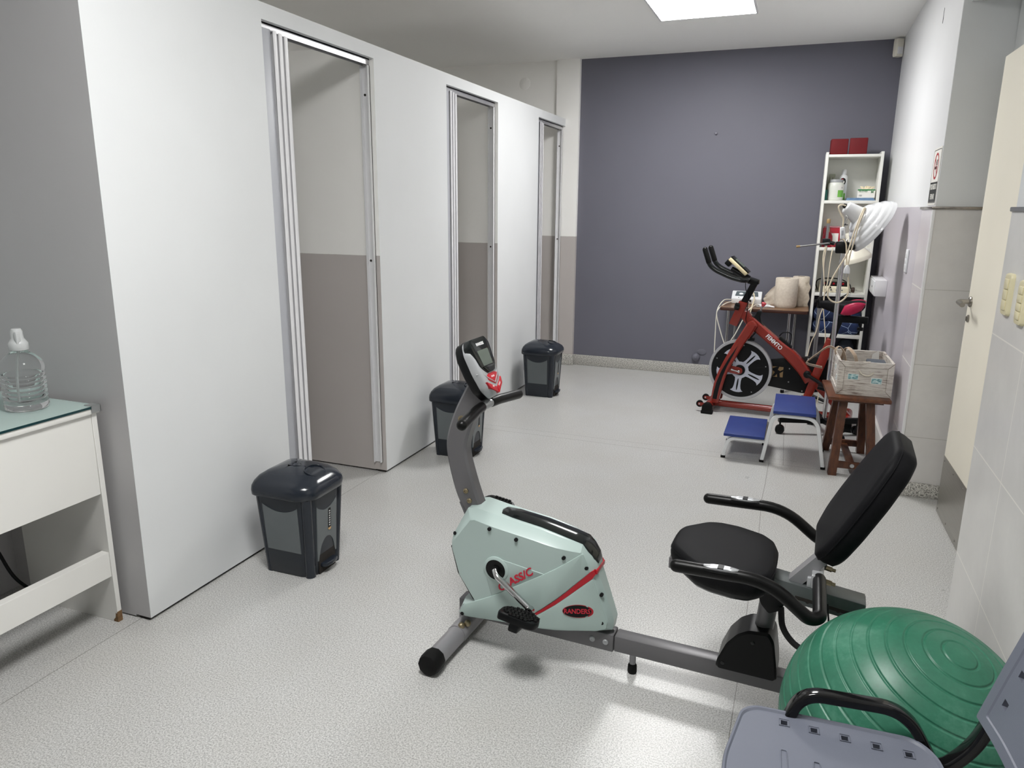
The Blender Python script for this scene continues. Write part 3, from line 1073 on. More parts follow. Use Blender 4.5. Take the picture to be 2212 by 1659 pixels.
# back strut and handle bracket
strut = MB()
p0, p1 = Vector((0.440, 0, 0.418)), Vector((0.535, 0, 0.620))
p1 = Mbk @ Vector((0, 0.08, -0.066))
strut.tube([p0, p1], 1.0, section=[(-0.020, -0.016), (0.020, -0.016), (0.020, 0.016), (-0.020, 0.016)], upv=(1, 0, 0))
strut.build('back_strut', m_grey_light, bike)
hk = MB()
hk.box(0.484, 0.514, -0.055, 0.055, 0.432, 0.470, bev=0.003)
hk.box(0.474, 0.500, -0.03, 0.03, 0.42, 0.45, bev=0.003)
hk.build('handle_bracket', m_silver, bike)
for yy in (-0.04, 0.045):
    MB().tube([(0.509, yy, 0.455), (0.534, yy, 0.450), (0.535, yy, 0.450), (0.544, yy, 0.4485)], [0.0075, 0.0075, 0.005, 0.005], 8).build('bolt', m_bolt, bike)
for sg, oy in ((1, 0.0), (-1, 0.0)):
    path = fillet([SW(0.160, sg * 0.25, 0.520), SW(0.385, sg * 0.25, 0.527), SW(0.488, sg * 0.25, 0.448), SW(0.512, sg * 0.232, 0.448), SW(0.504, sg * 0.045, 0.458)], [0, 0.09, 0.04, 0.03, 0], 8)
    h_ = MB().capsule_tube(path, 0.0170, 18)
    ho = h_.build('side_handle', m_foam, bike)
    plate = MB()
    Mp = T(*SW(0.272, sg * 0.25, 0.5225)) @ RY(-1.8)
    plate.loft([[(0.052 * math.cos(t_) * k, 0.0125 * math.sin(t_) * k, z) for t_ in [2 * PI * q / 24 for q in range(24)]] for z, k in ((0.008, 1.0), (0.0165, 0.95), (0.0185, 0.8))], M=Mp)
    plate.build('pulse_sensor', m_sensorplate, ho)
    MB().box(-0.0075, 0.0075, -0.0115, 0.0115, 0.012, 0.0193, M=Mp).build('sensor_gap', m_black, ho)
    rim = MB().tube([Mp @ Vector((0.060 * math.cos(2 * PI * q / 28), 0.0155 * math.sin(2 * PI * q / 28), 0.010)) for q in range(28)], 0.0032, 8, closed=True)
    rim.build('sensor_rim', m_black, ho)
# coiled lead
path0 = spline([SW(0.415, 0.03, 0.345), SW(0.425, 0.05, 0.300), SW(0.455, 0.065, 0.268), SW(0.500, 0.075, 0.250)], 24)
coil = []
for i, p_ in enumerate(path0):
    tq = (path0[min(i + 1, len(path0) - 1)] - path0[max(i - 1, 0)]).normalized()
    aa = tq.cross(Vector((0, 1, 0))).normalized()
    bb_ = tq.cross(aa)
    for k in range(5):
        ph = 2 * PI * k / 5
        nxt = path0[min(i + 1, len(path0) - 1)]
        coil.append(p_ + (nxt - p_) * (k / 5) + aa * 0.0075 * math.cos(ph) + bb_ * 0.0075 * math.sin(ph))
cl = MB().tube(coil, 0.0018, 5)
cl.tube(spline([path0[-1], SW(0.515, 0.08, 0.262), SW(0.545, 0.11, 0.29), SW(0.53, 0.10, 0.42)], 8), 0.0022, 6)
cl.build('coiled_lead', m_black, bike)
# ================================================================== desk alcove: desk, bottle, cables
m_lam = mat('white_laminate', (224, 223, 219), 0.4, vary=0.015, scale=3)
m_chip = mat('raw_chipboard', (120, 92, 62), 0.8, vary=0.25, scale=80)
m_glass_top, nt, b = new_mat('desk_glass', 0.03)
b.inputs['Base Color'].default_value = lin((196, 216, 212))
b.inputs['Alpha'].default_value = 0.55
b.inputs['IOR'].default_value = 1.45
m_glass_edge = mat('glass_edge', (20, 52, 56), 0.1, vary=0.1)
desk = thing('desk', 'white laminate desk with a glass sheet on top against the grey alcove wall', 'desk', (-2.1, 1.66, 0))


def dk(mb, name, m, par, **k):
    mb.v = [v - Vector((-2.1, 1.66, 0)) for v in mb.v]
    return mb.build(name, m, par, **k)


dk(MB().box(-2.625, -2.092, 0.30, 1.676, 0.757, 0.775, bev=0.001), 'desktop', m_lam, desk)
g_ = dk(MB().box(-2.620, -2.090, 0.32, 1.672, 0.7757, 0.7835, bev=0.001, seg=1), 'glass_sheet', m_glass_top, desk)
dk(MB().box(-2.0899, -2.0889, 0.32, 1.672, 0.7759, 0.7833), 'glass_edge', m_glass_edge, g_, flat=True)
cl = MB().box(-2.120, -2.087, 1.645, 1.678, 0.7838, 0.7855).box(-2.0888, -2.0872, 1.645, 1.678, 0.762, 0.7855).box(-2.120, -2.0872, 1.6764, 1.678, 0.762, 0.7855)
dk(cl, 'corner_clip', mat('dull_zinc_clip', (150, 152, 152), 0.4, 0.4), desk, flat=True)
for yy in (1.652, 0.32):
    lg = dk(MB().box(-2.525, -2.100, yy, yy + 0.018, 0.0, 0.7568, bev=0.0008, seg=1), 'side_panel', m_lam, desk)
    if yy > 1:
        dk(MB().prism([(-2.120, 0.0005), (-2.0994, 0.0005), (-2.0994, 0.040), (-2.103, 0.032), (-2.107, 0.036), (-2.111, 0.016), (-2.120, 0.007)], -1.6704, -1.6517, M=Matrix(((1, 0, 0, 0), (0, 0, -1, 0), (0, 1, 0, 0), (0, 0, 0, 1)))), 'chipped_corner', m_chip, lg, flat=True)
dk(MB().box(-2.121, -2.103, 0.338, 1.6515, 0.478, 0.7565, bev=0.0008, seg=1), 'front_panel', m_lam, desk)
dk(MB().box(-2.135, -2.103, 0.338, 1.6515, 0.176, 0.266, bev=0.0008, seg=1), 'foot_rail', m_lam, desk)
cab = MB()
cab.tube(spline([(-2.60, 1.40, 0.70), (-2.58, 1.50, 0.42), (-2.55, 1.56, 0.26), (-2.50, 1.58, 0.135), (-2.44, 1.60, 0.075)], 10), 0.006, 8)
tag(cab.build('cable', m_black, loc=(-2.58, 1.5, 0.0)), 'thick black cable hanging in an arc under the white desk', 'cable')
cab = MB()
cab.tube(spline([(-2.44, 1.60, 0.012), (-2.50, 1.54, 0.010), (-2.58, 1.38, 0.010), (-2.60, 1.1, 0.01)], 10), 0.006, 8)
cab.tube(spline([(-2.42, 1.58, 0.012), (-2.52, 1.42, 0.010), (-2.56, 1.2, 0.010)], 10), 0.005, 8)
tag(cab.build('floor_cable', m_black, loc=(-2.5, 1.4, 0.0)), 'black cables lying on the floor in the dark under the desk', 'cable')

m_pet, nt, b = new_mat('clear_bottle', 0.04)
b.inputs['Base Color'].default_value = (0.97, 0.98, 0.98, 1)
b.inputs['Transmission Weight'].default_value = 1.0
b.inputs['IOR'].default_value = 1.18
m_liquid = m_pet
m_trans_white = mat('translucent_white_cap', (222, 224, 224), 0.3, vary=0.02, trans=0.35)
bot = thing('spray_bottle', 'large clear ribbed plastic bottle with a white flip cap on the glass desk top', 'bottle', (-2.258, 1.556, 0.7842))
prof = [(0.055, 0.0), (0.060, 0.004)]
z = 0.010
for q in range(8):
    prof += [(0.0620, z), (0.0625, z + 0.006), (0.0585, z + 0.0105)]
    z += 0.0135
prof += [(0.0615, z), (0.0625, z + 0.012), (0.0618, z + 0.022), (0.055, z + 0.038), (0.040, z + 0.054), (0.026, z + 0.064), (0.0225, z + 0.070), (0.0225, z + 0.082)]
MB().lathe(prof, 40).build('bottle_body', m_pet, bot, angle=60)
zt = z + 0.078
cp_ = MB().lathe([(0.0265, zt - 0.006), (0.0275, zt), (0.0275, zt + 0.014), (0.024, zt + 0.020), (0.0175, zt + 0.030), (0.0165, zt + 0.052), (0.013, zt + 0.060), (0.0005, zt + 0.061)], 28, cap1=False)
cp_.build('cap', m_trans_white, bot)
MB().box(0.010, 0.022, -0.018, -0.004, zt + 0.004, zt + 0.052, bev=0.003).build('spout', m_trans_white, bot)
MB().tube(spline([(0.0, 0, zt), (-0.012, 0.0, zt - 0.05), (-0.022, 0, 0.10), (-0.028, 0, 0.02)], 8), 0.003, 8).build('dip_tube', m_trans_white, bot)

# ================================================================== pedal bins
m_navy = mat('dark_navy_plastic', (33, 38, 46), 0.16, vary=0.06)
m_navy_matt = mat('dark_navy_satin_plastic', (34, 39, 46), 0.36, vary=0.06)
m_binpanel = mat('grey_satin_panel', (97, 102, 104), 0.26, vary=0.03)
m_paperish = mat('white_label_print', (214, 214, 214), 0.5)
m_gold = mat('gold_print', (186, 150, 98), 0.4, vary=0.05)


def lid_z(x, y):
    k = max((abs(x) + 0.010) / 0.1336, abs(y) / 0.131)
    tab = ((0.12, 0.428), (0.40, 0.425), (0.66, 0.416), (0.86, 0.402), (0.99, 0.385), (1.055, 0.368))
    for (k0, z0), (k1, z1) in zip(tab, tab[1:]):
        if k <= k1:
            return z0 + (z1 - z0) * (k - k0) / (k1 - k0) + 0.0006
    return 0.37


def make_bin(label):
    t = thing('pedal_bin', label, 'bin', (0, 0, 0), 0, 'pedal bins along the white partition')

    def hx(z):
        return 0.110 + 0.016 * z / 0.335

    def hy(z):
        return 0.099 + 0.022 * z / 0.335
    body = MB()
    secs = []
    for z in (0.0, 0.004, 0.10, 0.20, 0.30, 0.340):
        a_, b_ = hx(z), hy(z)
        if z == 0:
            a_, b_ = a_ - 0.003, b_ - 0.003
        oc = round_poly([(a_, -b_ + 0.040), (a_, b_ - 0.040), (a_ - 0.036, b_), (-a_ + 0.02, b_), (-a_, b_ - 0.02), (-a_, -b_ + 0.02), (-a_ + 0.02, -b_), (a_ - 0.036, -b_)], 0.020, 4)
        secs.append([(x, y, z) for x, y in oc])
    body.loft(secs)
    bo = body.build('body', m_navy_matt, t, angle=50)
    # corner pilasters
    for sx in (1, -1):
        for sy in (1, -1):
            pl = MB()
            pl.tube([(sx * (hx(0) - 0.020), sy * (hy(0) - 0.020), 0.0), (sx * (hx(0.33) - 0.020), sy * (hy(0.33) - 0.020), 0.335)], 0.0205, 16)
            pl.build('corner_post', m_navy, t)

    # satin panels let into the sides and the front
    def strip(name, pts, parent, m):
        """pts: list of (bottom point, top point) columns; outward = second item"""
        g = MB()
        loops = []
        for (p0, p1, n_) in pts:
            p0, p1, n_ = Vector(p0), Vector(p1), Vector(n_)
            loops.append([p0 - n_ * 0.006, p1 - n_ * 0.006, p1 + n_ * 0.0022, p0 + n_ * 0.0022])
        g.loft(loops)
        return g.build(name, m, parent, flat=True)
    cols = []
    for k in range(13):
        u = -1 + 2 * k / 12
        zt_ = 0.298 - 0.026 * (1 - u * u)
        zb = 0.105
        cols.append(((-0.006 + u * 0.078, -hy(zb), zb), (-0.006 + u * 0.081, -hy(zt_), zt_), (0, -1, 0)))
    strip('side_panel', cols, t, m_binpanel)
    cols = []
    for k in range(17):
        u = -1 + 2 * k / 16
        zt_ = 0.292 - 0.030 * (1 - u * u)
        zb = 0.060 + (0.085 * math.sqrt(max(0.0, 1 - (u / 0.82) ** 2)) if abs(u) < 0.82 else 0.0)
        cols.append(((hx(zb), u * 0.062, zb), (hx(zt_), u * 0.066, zt_), (1, 0, 0)))
    fp = strip('front_panel', cols, t, m_binpanel)
    # pedal under its arch
    ar = MB()
    ar.prism([(0.053 * math.cos(PI * q / 16), 0.058 + 0.086 * math.sin(PI * q / 16)) for q in range(17)] + [(-0.053, 0.0), (0.053, 0.0)], 0.0, 0.004, M=Matrix(((0, 0, 1, hx(0.05) - 0.0025), (1, 0, 0, 0), (0, 1, 0, 0.002), (0, 0, 0, 1))))
    ar.build('pedal_recess', m_gap, t, flat=True)
    pe = MB().prism(round_poly([(0.0, -0.046), (0.030, -0.042), (0.038, 0.0), (0.030, 0.042), (0.0, 0.046)], 0.012, 3), 0.030, 0.044, M=T(hx(0.05) - 0.006, 0, 0), bev=0.003)
    pe.build('pedal', m_navy, t)
    so_ = strip('sticker', [((hx(0.175) + 0.001, y, 0.175), (hx(0.258) + 0.001, y, 0.258), (1, 0, 0)) for y in (0.008, 0.024)], fp, m_black)
    for q in range(7):
        zz = 0.184 + 0.010 * q
        MB().box(hx(zz) + 0.0031, hx(zz) + 0.0036, 0.0125, 0.0195, zz, zz + 0.005).build('sticker_print', m_paperish, so_, flat=True)
    MB().prism([(0.010 * math.cos(PI * q / 10), 0.010 * math.sin(PI * q / 10)) for q in range(11)], 0, 0.0011, M=Matrix(((0, 0, 1, hx(0.175) + 0.0026), (-1, 0, 0, 0.016), (0, -1, 0, 0.176), (0, 0, 0, 1)))).build('sticker_foot', m_gold, fp)
    # lid
    lid = MB()
    secs = []
    for z, k, dx in ((0.330, 1.02, 0), (0.334, 1.055, 0.001), (0.352, 1.07, 0.003), (0.368, 1.055, 0.003), (0.385, 0.99, 0.001), (0.402, 0.86, -0.004), (0.416, 0.66, -0.010), (0.425, 0.40, -0.014), (0.428, 0.12, -0.016)):
        a_, b_ = 0.131 * k, 0.131 * k
        cr_ = 0.045
        oc = round_poly([(a_ * 1.02, -b_ + cr_), (a_ * 1.02, b_ - cr_), (a_ - cr_, b_), (-a_ + 0.02, b_), (-a_, b_ - 0.02), (-a_, -b_ + 0.02), (-a_ + 0.02, -b_), (a_ - cr_, -b_)], 0.03, 4)
        secs.append([(x + dx, y, z) for x, y in oc])
    lid.loft(secs)
    lo = lid.build('lid', m_navy, t, angle=75)
    rg = MB().tube([(0.077 + 0.034 * math.cos(2 * PI * q / 32), 0.046 * math.sin(2 * PI * q / 32), lid_z(0.077 + 0.034 * math.cos(2 * PI * q / 32), 0.046 * math.sin(2 * PI * q / 32))) for q in range(32)], 0.0028, 8, closed=True)
    rg.build('thumb_ring', m_navy, lo)
    return t


bin0 = make_bin('dark navy pedal bin with grey panels standing before the first opening, closest to the desk')
bin0.location = (-1.768, 2.255, 0)
copy_tree(bin0, (-1.783, 3.775, 0), 0, 'dark navy pedal bin with grey panels partly hidden by the bike console')
copy_tree(bin0, (-1.783, 5.305, 0), 0, 'dark navy pedal bin with grey panels by the last cubicle opening near the purple wall')

# ================================================================== exercise ball
m_ball, nt, b = new_mat('green_rubber', 0.42)
vec, X_, Y_, Z_ = sep_xyz(nt)
n_ = noise(nt, vec, 6.0, 6.0, 0.65)
nf = noise(nt, vec, 90.0, 2.0, 0.6)
mixn = math_node(nt, 'ADD', math_node(nt, 'MULTIPLY', n_, 0.75), math_node(nt, 'MULTIPLY', nf, 0.25))
nt.links.new(ramp(nt, mixn, [(0.32, lin((32, 92, 70))), (0.52, lin((44, 108, 84))), (0.72, lin((80, 134, 112)))]), b.inputs['Base Color'])
add_bump(nt, b, nf, 0.08, 0.001)
RB = 0.268
prof = []
step = 7.7
for i in range(2, 720 - 1):
    a_ = 180.0 * i / 720.0
    d_ = abs(((a_ - 0.0) / step) - round(a_ / step)) * step
    rr = RB - (0.0024 * max(0.0, 1 - (d_ / 0.75) ** 2) if 4 < a_ < 176 else 0.0)
    prof.append((rr * math.sin(math.radians(a_)), rr * math.cos(math.radians(a_))))
pole = Vector((0.271, -0.236, 0.933))
Mball = pole.normalized().to_track_quat('Z', 'Y').to_matrix().to_4x4()
bl = MB().lathe(prof[::-1], 96, M=Mball)
bo_ = bl.build('exercise_ball', m_ball, angle=60)
bo_.location = (0.321, 1.675, RB)
tag(bo_, 'large green rubber exercise ball with concentric grooves between the bike and the grey chair', 'exercise ball')

# ================================================================== grey plastic chair with black tube frame
m_chair = mat('blue_grey_plastic', (104, 108, 120), 0.42, vary=0.02, bump=0.08, bscale=500)
m_tube = mat('glossy_black_tube', (16, 16, 17), 0.12, vary=0.1)
chair = thing('plastic_chair', 'blue grey plastic chair on a black tube frame beside the green ball', 'chair', (0.16, 1.19, 0), 3)


def apply_cut(ob, cutter):
    """cut holes for real: boolean, applied"""
    co = cutter.build('cutter', m_gap)
    co.parent = ob.parent
    md = ob.modifiers.new('cut', 'BOOLEAN')
    md.object = co
    md.operation = 'DIFFERENCE'
    md.solver = 'EXACT'
    bpy.context.view_layer.update()
    me = bpy.data.meshes.new_from_object(ob.evaluated_get(bpy.context.evaluated_depsgraph_get()))
    me.set_sharp_from_angle(angle=math.radians(20))
    old = ob.data
    ob.modifiers.clear()
    ob.data = me
    me.name = old.name
    bpy.data.objects.remove(co, do_unlink=True)


# seat: x forward is -x (sitter faces the partition); local y = width
sp_ = round_poly([(-0.168, -0.215), (0.150, -0.215), (0.180, -0.18), (0.196, 0.0), (0.180, 0.18), (0.150, 0.222), (-0.150, 0.226), (-0.176, 0.205), (-0.205, 0.06), (-0.205, -0.06)], 0.03, 4)


def sr(k, z):
    return [(x * k, y * k, z) for x, y in sp_]


ZS = 0.432
sm = MB().loft([sr(0.97, ZS - 0.018), sr(0.995, ZS - 0.014), sr(1.0, ZS - 0.006), sr(0.992, ZS), sr(0.975, ZS - 0.0005), sr(0.960, ZS - 0.004), sr(0.80, ZS - 0.0055), sr(0.4, ZS - 0.007)])
seat_ = sm.build('seat', m_chair, chair, angle=50)
cut = MB()
for q in range(5):
    x = -0.092 + 0.0552 * q
    cut.box(x - 0.0062, x + 0.0062, 0.192 - 0.0045 * q - 0.0062, 0.192 - 0.0045 * q + 0.0062, ZS - 0.05, ZS + 0.05)
apply_cut(seat_, cut)
for q in range(5):
    x, y = -0.092 + 0.0552 * q, 0.192 - 0.0045 * q
    fr_ = MB().tube([(x - 0.0095, y - 0.0095, ZS - 0.0042), (x + 0.0095, y - 0.0095, ZS - 0.0042), (x + 0.0095, y + 0.0095, ZS - 0.0042), (x - 0.0095, y + 0.0095, ZS - 0.0042)], 0.0011, 6, closed=True)
    fr_.build('vent_rim', m_chair, seat_)
for q, (x, y1) in enumerate(((-0.095, 0.112), (-0.038, 0.098), (0.018, 0.088), (0.075, 0.085))):
    rb = MB().tube([Vector((a_, b_, ZS - 0.0056)) for a_, b_ in round_poly([(x - 0.0075, -0.10), (x + 0.0075, -0.10), (x + 0.0055, y1), (x - 0.0055, y1)], 0.004, 3)], 0.0011, 6, closed=True)
    rb.build('rib', m_chair, seat_)

# back panel, leaning
lean = 15.0
Mbp = T(0.232, 0.0, 0.535) @ RY(lean)
bp_ = round_poly([(-0.190, -0.012), (-0.100, 0.000), (0.0, 0.004), (0.100, 0.000), (0.190, -0.012), (0.192, 0.10), (0.190, 0.26), (0.17, 0.325), (-0.17, 0.325), (-0.190, 0.26), (-0.192, 0.10)], [0.006, 0.05, 0.05, 0.05, 0.006, 0.03, 0.04, 0.04, 0.04, 0.04, 0.03], 4)


def brg(k, dx):
    return [(dx, y * k, 0.15 + (z - 0.15) * k) for y, z in bp_]


pm = MB().loft([brg(0.98, 0.016), brg(1.0, 0.010), brg(1.0, 0.002), brg(0.985, -0.001), brg(0.86, 0.000), brg(0.845, 0.0025), brg(0.3, 0.008)], M=Mbp)
back_ = pm.build('backrest', m_chair, chair, angle=50)
cut = MB()
for zz in (0.060, 0.122, 0.184, 0.246):
    for q in range(3):
        y = 0.135 - 0.135 * q
        cut.box(-0.05, 0.05, y - 0.0085, y + 0.0085, zz - 0.007, zz + 0.007, M=Mbp @ T(0, 0, 0) )
apply_cut(back_, cut)
# frame
ov = [(0.0135 * math.cos(2 * PI * k / 16), 0.0135 * math.sin(2 * PI * k / 16) * 1.0) for k in range(16)]
flat_sec = round_poly([(-0.0105, -0.0150), (0.0105, -0.0150), (0.0105, 0.0150), (-0.0105, 0.0150)], 0.006, 3)
for sg, Y0 in ((1, 0.232), (-1, -0.232)):
    lp_ = MB()
    lp_.tube(fillet([(-0.090, Y0 - sg * 0.010, 0.395), (-0.062, Y0, 0.476), (0.128, Y0 + sg * 0.004, 0.478), (0.178, Y0 - sg * 0.012, 0.395)], [0, 0.050, 0.07, 0], 8), 1.0, section=flat_sec, upv=(0, 1, 0))
    lp_.build('arm_loop', m_tube, chair)
    lg = MB().tube(fillet([(-0.150, sg * 0.185, 0.004), (-0.120, sg * 0.178, 0.398), (0.150, sg * 0.178, 0.398), (0.205, sg * 0.185, 0.004)], 0.05, 7), 0.0125, 14)
    lg.build('leg_frame', m_tube, chair)
    for x in (-0.150, 0.205):
        MB().lathe([(0.014, 0), (0.016, 0.003), (0.016, 0.03), (0.0135, 0.034)], 14, M=T(x, sg * 0.185, 0)).build('foot_cap', m_rubber, chair)
    ub_ = MB().tube(fillet([(0.10, sg * 0.178, 0.403), (0.185, sg * 0.178, 0.405), (0.232, sg * 0.176, 0.470), (0.300, sg * 0.165, 0.74)], [0, 0.03, 0.05, 0], 8), 1.0, section=flat_sec, upv=(0, 1, 0))
    ub_.build('back_upright', m_tube, chair)
cb_ = MB()
for x in (-0.09, 0.12):
    cb_.tube([(x, -0.222, 0.398), (x, 0.222, 0.398)], 0.011, 12)
cb_.build('cross_tube', m_tube, chair)
# ================================================================== red spin bike by the purple wall
m_redpaint = mat('red_orange_paint', (132, 38, 27), 0.24, vary=0.04, coat=0.3)
m_rim = mat('brushed_flywheel_rim', (182, 183, 186), 0.32, 0.35, vary=0.05, stretch=(1, 1, 20))
m_spoke = mat('pale_grey_print', (196, 200, 214), 0.4, vary=0.02)
m_pink = mat('pink_vinyl', (172, 26, 68), 0.35, vary=0.05)
m_cream = mat('aged_cream_plastic', (226, 212, 172), 0.45, vary=0.03)
m_goldlab = mat('gold_label', (150, 124, 84), 0.4, vary=0.08)
spin = thing('spin_bike', 'red spin bike with a black flywheel and a pink-sided saddle before the purple wall', 'exercise bike', (-0.45, 5.37, 0), -5)

# base
b_ = MB().cyl((-0.03, 0, 0.050), (0.84, 0, 0.052), 0.024, 20)
b_.build('base_tube', m_redpaint, spin)
for s, hw_ in ((-0.050, 0.150), (0.86, 0.17)):
    f_ = MB().cyl(SW(s, hw_, 0.047), SW(s, -hw_, 0.047), 0.030, 22)
    fo = f_.build('floor_tube', m_redpaint, spin)
    for sg in (1, -1):
        if s > 0.5 and sg < 0:
            continue
        e = MB().box(s - 0.040, s + 0.040, -0.021, 0.021, 0.0, 0.022, bev=0.003, M=T(0, -sg * (hw_ - 0.005), 0))
        e.prism(round_poly([(-0.036, 0.018), (0.036, 0.018), (0.034, 0.060), (0.015, 0.080), (-0.015, 0.080), (-0.034, 0.060)], 0.01, 3), -0.020, 0.020, M=T(s, -sg * (hw_ - 0.005), 0) @ Matrix(((1, 0, 0, 0), (0, 0, -1, 0), (0, 1, 0, 0), (0, 0, 0, 1))), bev=0.003)
        e.build('foot', m_rubber, fo)
for wv in (0.105, -0.105):
    wh = MB().lathe([(0.014, -0.010), (0.023, -0.010), (0.025, -0.006), (0.025, 0.006), (0.023, 0.010), (0.014, 0.010)], 22, M=M_SZ @ T(-0.112, 0.056, wv))
    wo = wh.build('transport_wheel', m_rubber, spin)
    kb = MB().prism(round_poly([(-0.124, 0.048), (-0.06, 0.040), (-0.06, 0.068), (-0.122, 0.068)], 0.008, 3), wv + 0.0105, wv + 0.015, M=M_SZ)
    kb.build('wheel_bracket', m_redpaint, wo)
    MB().lathe([(0.006, wv + 0.015), (0.004, wv + 0.019)], 10, M=M_SZ @ T(-0.112, 0.056, 0)).build('bolt', m_silver, wo)

# flywheel
HX, HZ = 0.135, 0.314
Mfw = M_SZ @ T(HX, HZ, 0)
rim = MB().lathe([(0.196, -0.014), (0.2155, -0.014), (0.218, -0.011), (0.218, 0.021), (0.2155, 0.024), (0.200, 0.024), (0.197, 0.020)], 72, M=Mfw, cap0=False, cap1=False)
fw = rim.build('flywheel', m_rim, spin)
MB().lathe([(0.1985, -0.012), (0.1985, 0.0205), (0.0005, 0.0205)], 64, M=Mfw, cap0=True, cap1=False).build('disc', m_black, fw)
for k in range(5):
    a_ = 49 - 72 * k
    Ms = Mfw @ RZ(a_) @ T(0, 0, 0.0206)
    top = [(0.046, 0.030), (0.060, 0.0225), (0.080, 0.0205), (0.115, 0.0225), (0.135, 0.027), (0.146, 0.034), (0.152, 0.044), (0.154, 0.041), (0.1615, 0.018), (0.163, 0.0)]
    poly = top + [(x, -y) for x, y in top[-2::-1]]
    sp_o = MB().prism(poly, 0, 0.0018, M=Ms).build('spoke', m_spoke, fw, flat=True)
    sl_ = [(0.106 + 0.044 * math.cos(2 * PI * q / 20), 0.0058 * math.sin(2 * PI * q / 20)) for q in range(20)]
    MB().prism(sl_, 0.0014, 0.0024, M=Ms).build('spoke_slot', m_black, sp_o, flat=True)
MB().lathe([(0.036, 0.0205), (0.036, 0.0228), (0.060, 0.0228), (0.060, 0.0205)], 48, M=Mfw, cap0=False, cap1=False).build('hub_plate', m_spoke, fw)
MB().lathe([(0.037, 0.020), (0.037, 0.030), (0.026, 0.032), (0.026, 0.036), (0.0005, 0.036)], 32, M=Mfw, cap0=False, cap1=False).build('hub', m_black, fw)
for k in range(5):
    a_ = math.radians(13 - 72 * k)
    MB().lathe([(0.004, 0.0205), (0.003, 0.0225)], 8, M=Mfw @ T(0.178 * math.cos(a_), 0.178 * math.sin(a_), 0)).build('rivet', m_silver, fw)

# fork legs with a black stripe, crown, drop-out
FL = spline([(0.162, .650), (0.122, .570), (0.081, .492), (0.025, .372), (-0.013, .269), (-0.033, .175), (-0.043, .070)], 5)
FR = spline([(0.231, .644), (0.200, .580), (0.164, .519), (0.105, .399), (0.060, .297), (0.034, .194), (0.012, .070)], 5)


def leg_loft(w0, w1):
    rings = []
    for p_, q_ in zip(FL, FR):
        c = (p_ + q_) / 2 if isinstance(p_, Vector) else None
        d_ = (q_ - p_)
        e_ = d_.normalized() * min(0.010, d_.length * 0.3)
        rings.append([SW(p_.x, w1 - 0.010, p_.y), SW(p_.x + e_.x, w1, p_.y + e_.y), SW(q_.x - e_.x, w1, q_.y - e_.y), SW(q_.x, w1 - 0.010, q_.y),
                      SW(q_.x, w0, q_.y), SW(p_.x, w0, p_.y)])
    return MB().loft(rings)


FL = [Vector((p[0], p[1])) for p in FL]
FR = [Vector((p[0], p[1])) for p in FR]
fk = leg_loft(0.045, 0.088).build('fork_leg', m_redpaint, spin, angle=35)
leg_loft(-0.085, -0.045).build('fork_leg', m_redpaint, spin, angle=35)
stp = MB().prism([(0.119, .498), (0.070, .415), (0.020, .310), (-0.008, .225), (-0.022, .150), (-0.028, .100), (0.001, .097), (0.012, .180), (0.030, .265), (0.056, .345), (0.095, .435)], 0.0872, 0.0887, M=M_SZ)
stp.build('black_stripe', m_black, fk, flat=True)
cr_ = MB().prism(round_poly([(0.110, .545), (0.185, .545), (0.235, .640), (0.205, .680), (0.170, .665)], 0.008, 2), -0.0845, 0.080, M=M_SZ, bev=0.006)
cr_.build('fork_crown', m_redpaint, spin)
dp = MB().prism(round_poly([(0.060, .345), (0.130, .338), (0.156, .328), (0.158, .300), (0.140, .287), (0.110, .286), (0.050, .296)], 0.010, 3), 0.040, 0.048, M=M_SZ, bev=0.001)
dpo = dp.build('axle_plate', m_redpaint, spin)
ql = MB().lathe([(0.009, 0.048), (0.009, 0.058), (0.006, 0.060)], 16, M=M_SZ @ T(0.133, .309, 0))
ql.tube([SW(0.133, 0.060, .309), SW(0.105, 0.062, .314), SW(0.082, 0.062, .320)], [0.005, 0.0045, 0.008], 10)
ql.build('axle_lever', m_chrome, dpo)

# frame beams
bt = [(0.175, .700), (0.205, .690), (0.259, .647), (0.374, .556), (0.494, .472), (0.573, .385), (0.625, .305)]
bbm = [(0.155, .640), (0.180, .605), (0.216, .592), (0.328, .506), (0.424, .431), (0.522, .334), (0.575, .262)]
bt_, bb_2 = spline([(x, z, 0) for x, z in bt], 5), spline([(x, z, 0) for x, z in bbm], 5)
rings = []
for p_, q_ in zip(bt_, bb_2):
    d_ = (q_ - p_)
    e_ = d_.normalized() * 0.010
    rings.append([SW(p_.x, 0.024, p_.y), SW(p_.x + e_.x, 0.034, p_.y + e_.y), SW(q_.x - e_.x, 0.034, q_.y - e_.y), SW(q_.x, 0.024, q_.y),
                  SW(q_.x, -0.024, q_.y), SW(q_.x - e_.x, -0.034, q_.y - e_.y), SW(p_.x + e_.x, -0.034, p_.y + e_.y), SW(p_.x, -0.024, p_.y)])
mbm = MB().loft(rings).build('main_beam', m_redpaint, spin, angle=35)
MB().text('FEMMTO', 0.040, M_SZ @ T(0.349, .534, 0.0343) @ RZ(-39.5), 0.0005, offset=0.0008, sx=0.86).build('lettering', m_whiteprint, mbm)
stt = MB().prism(round_poly([(0.680, .590), (0.737, .578), (0.660, .300), (0.632, .190), (0.560, .040), (0.520, .045), (0.575, .190), (0.600, .300)], 0.008, 2), -0.030, 0.030, M=M_SZ, bev=0.006)
stt.build('seat_tube', m_redpaint, spin)
rst = MB().prism([(0.610, .300), (0.660, .300), (0.875, .075), (0.885, .045), (0.835, .050), (0.640, .235)], -0.026, 0.026, M=M_SZ, bev=0.005)
rst.build('rear_stay', m_redpaint, spin)
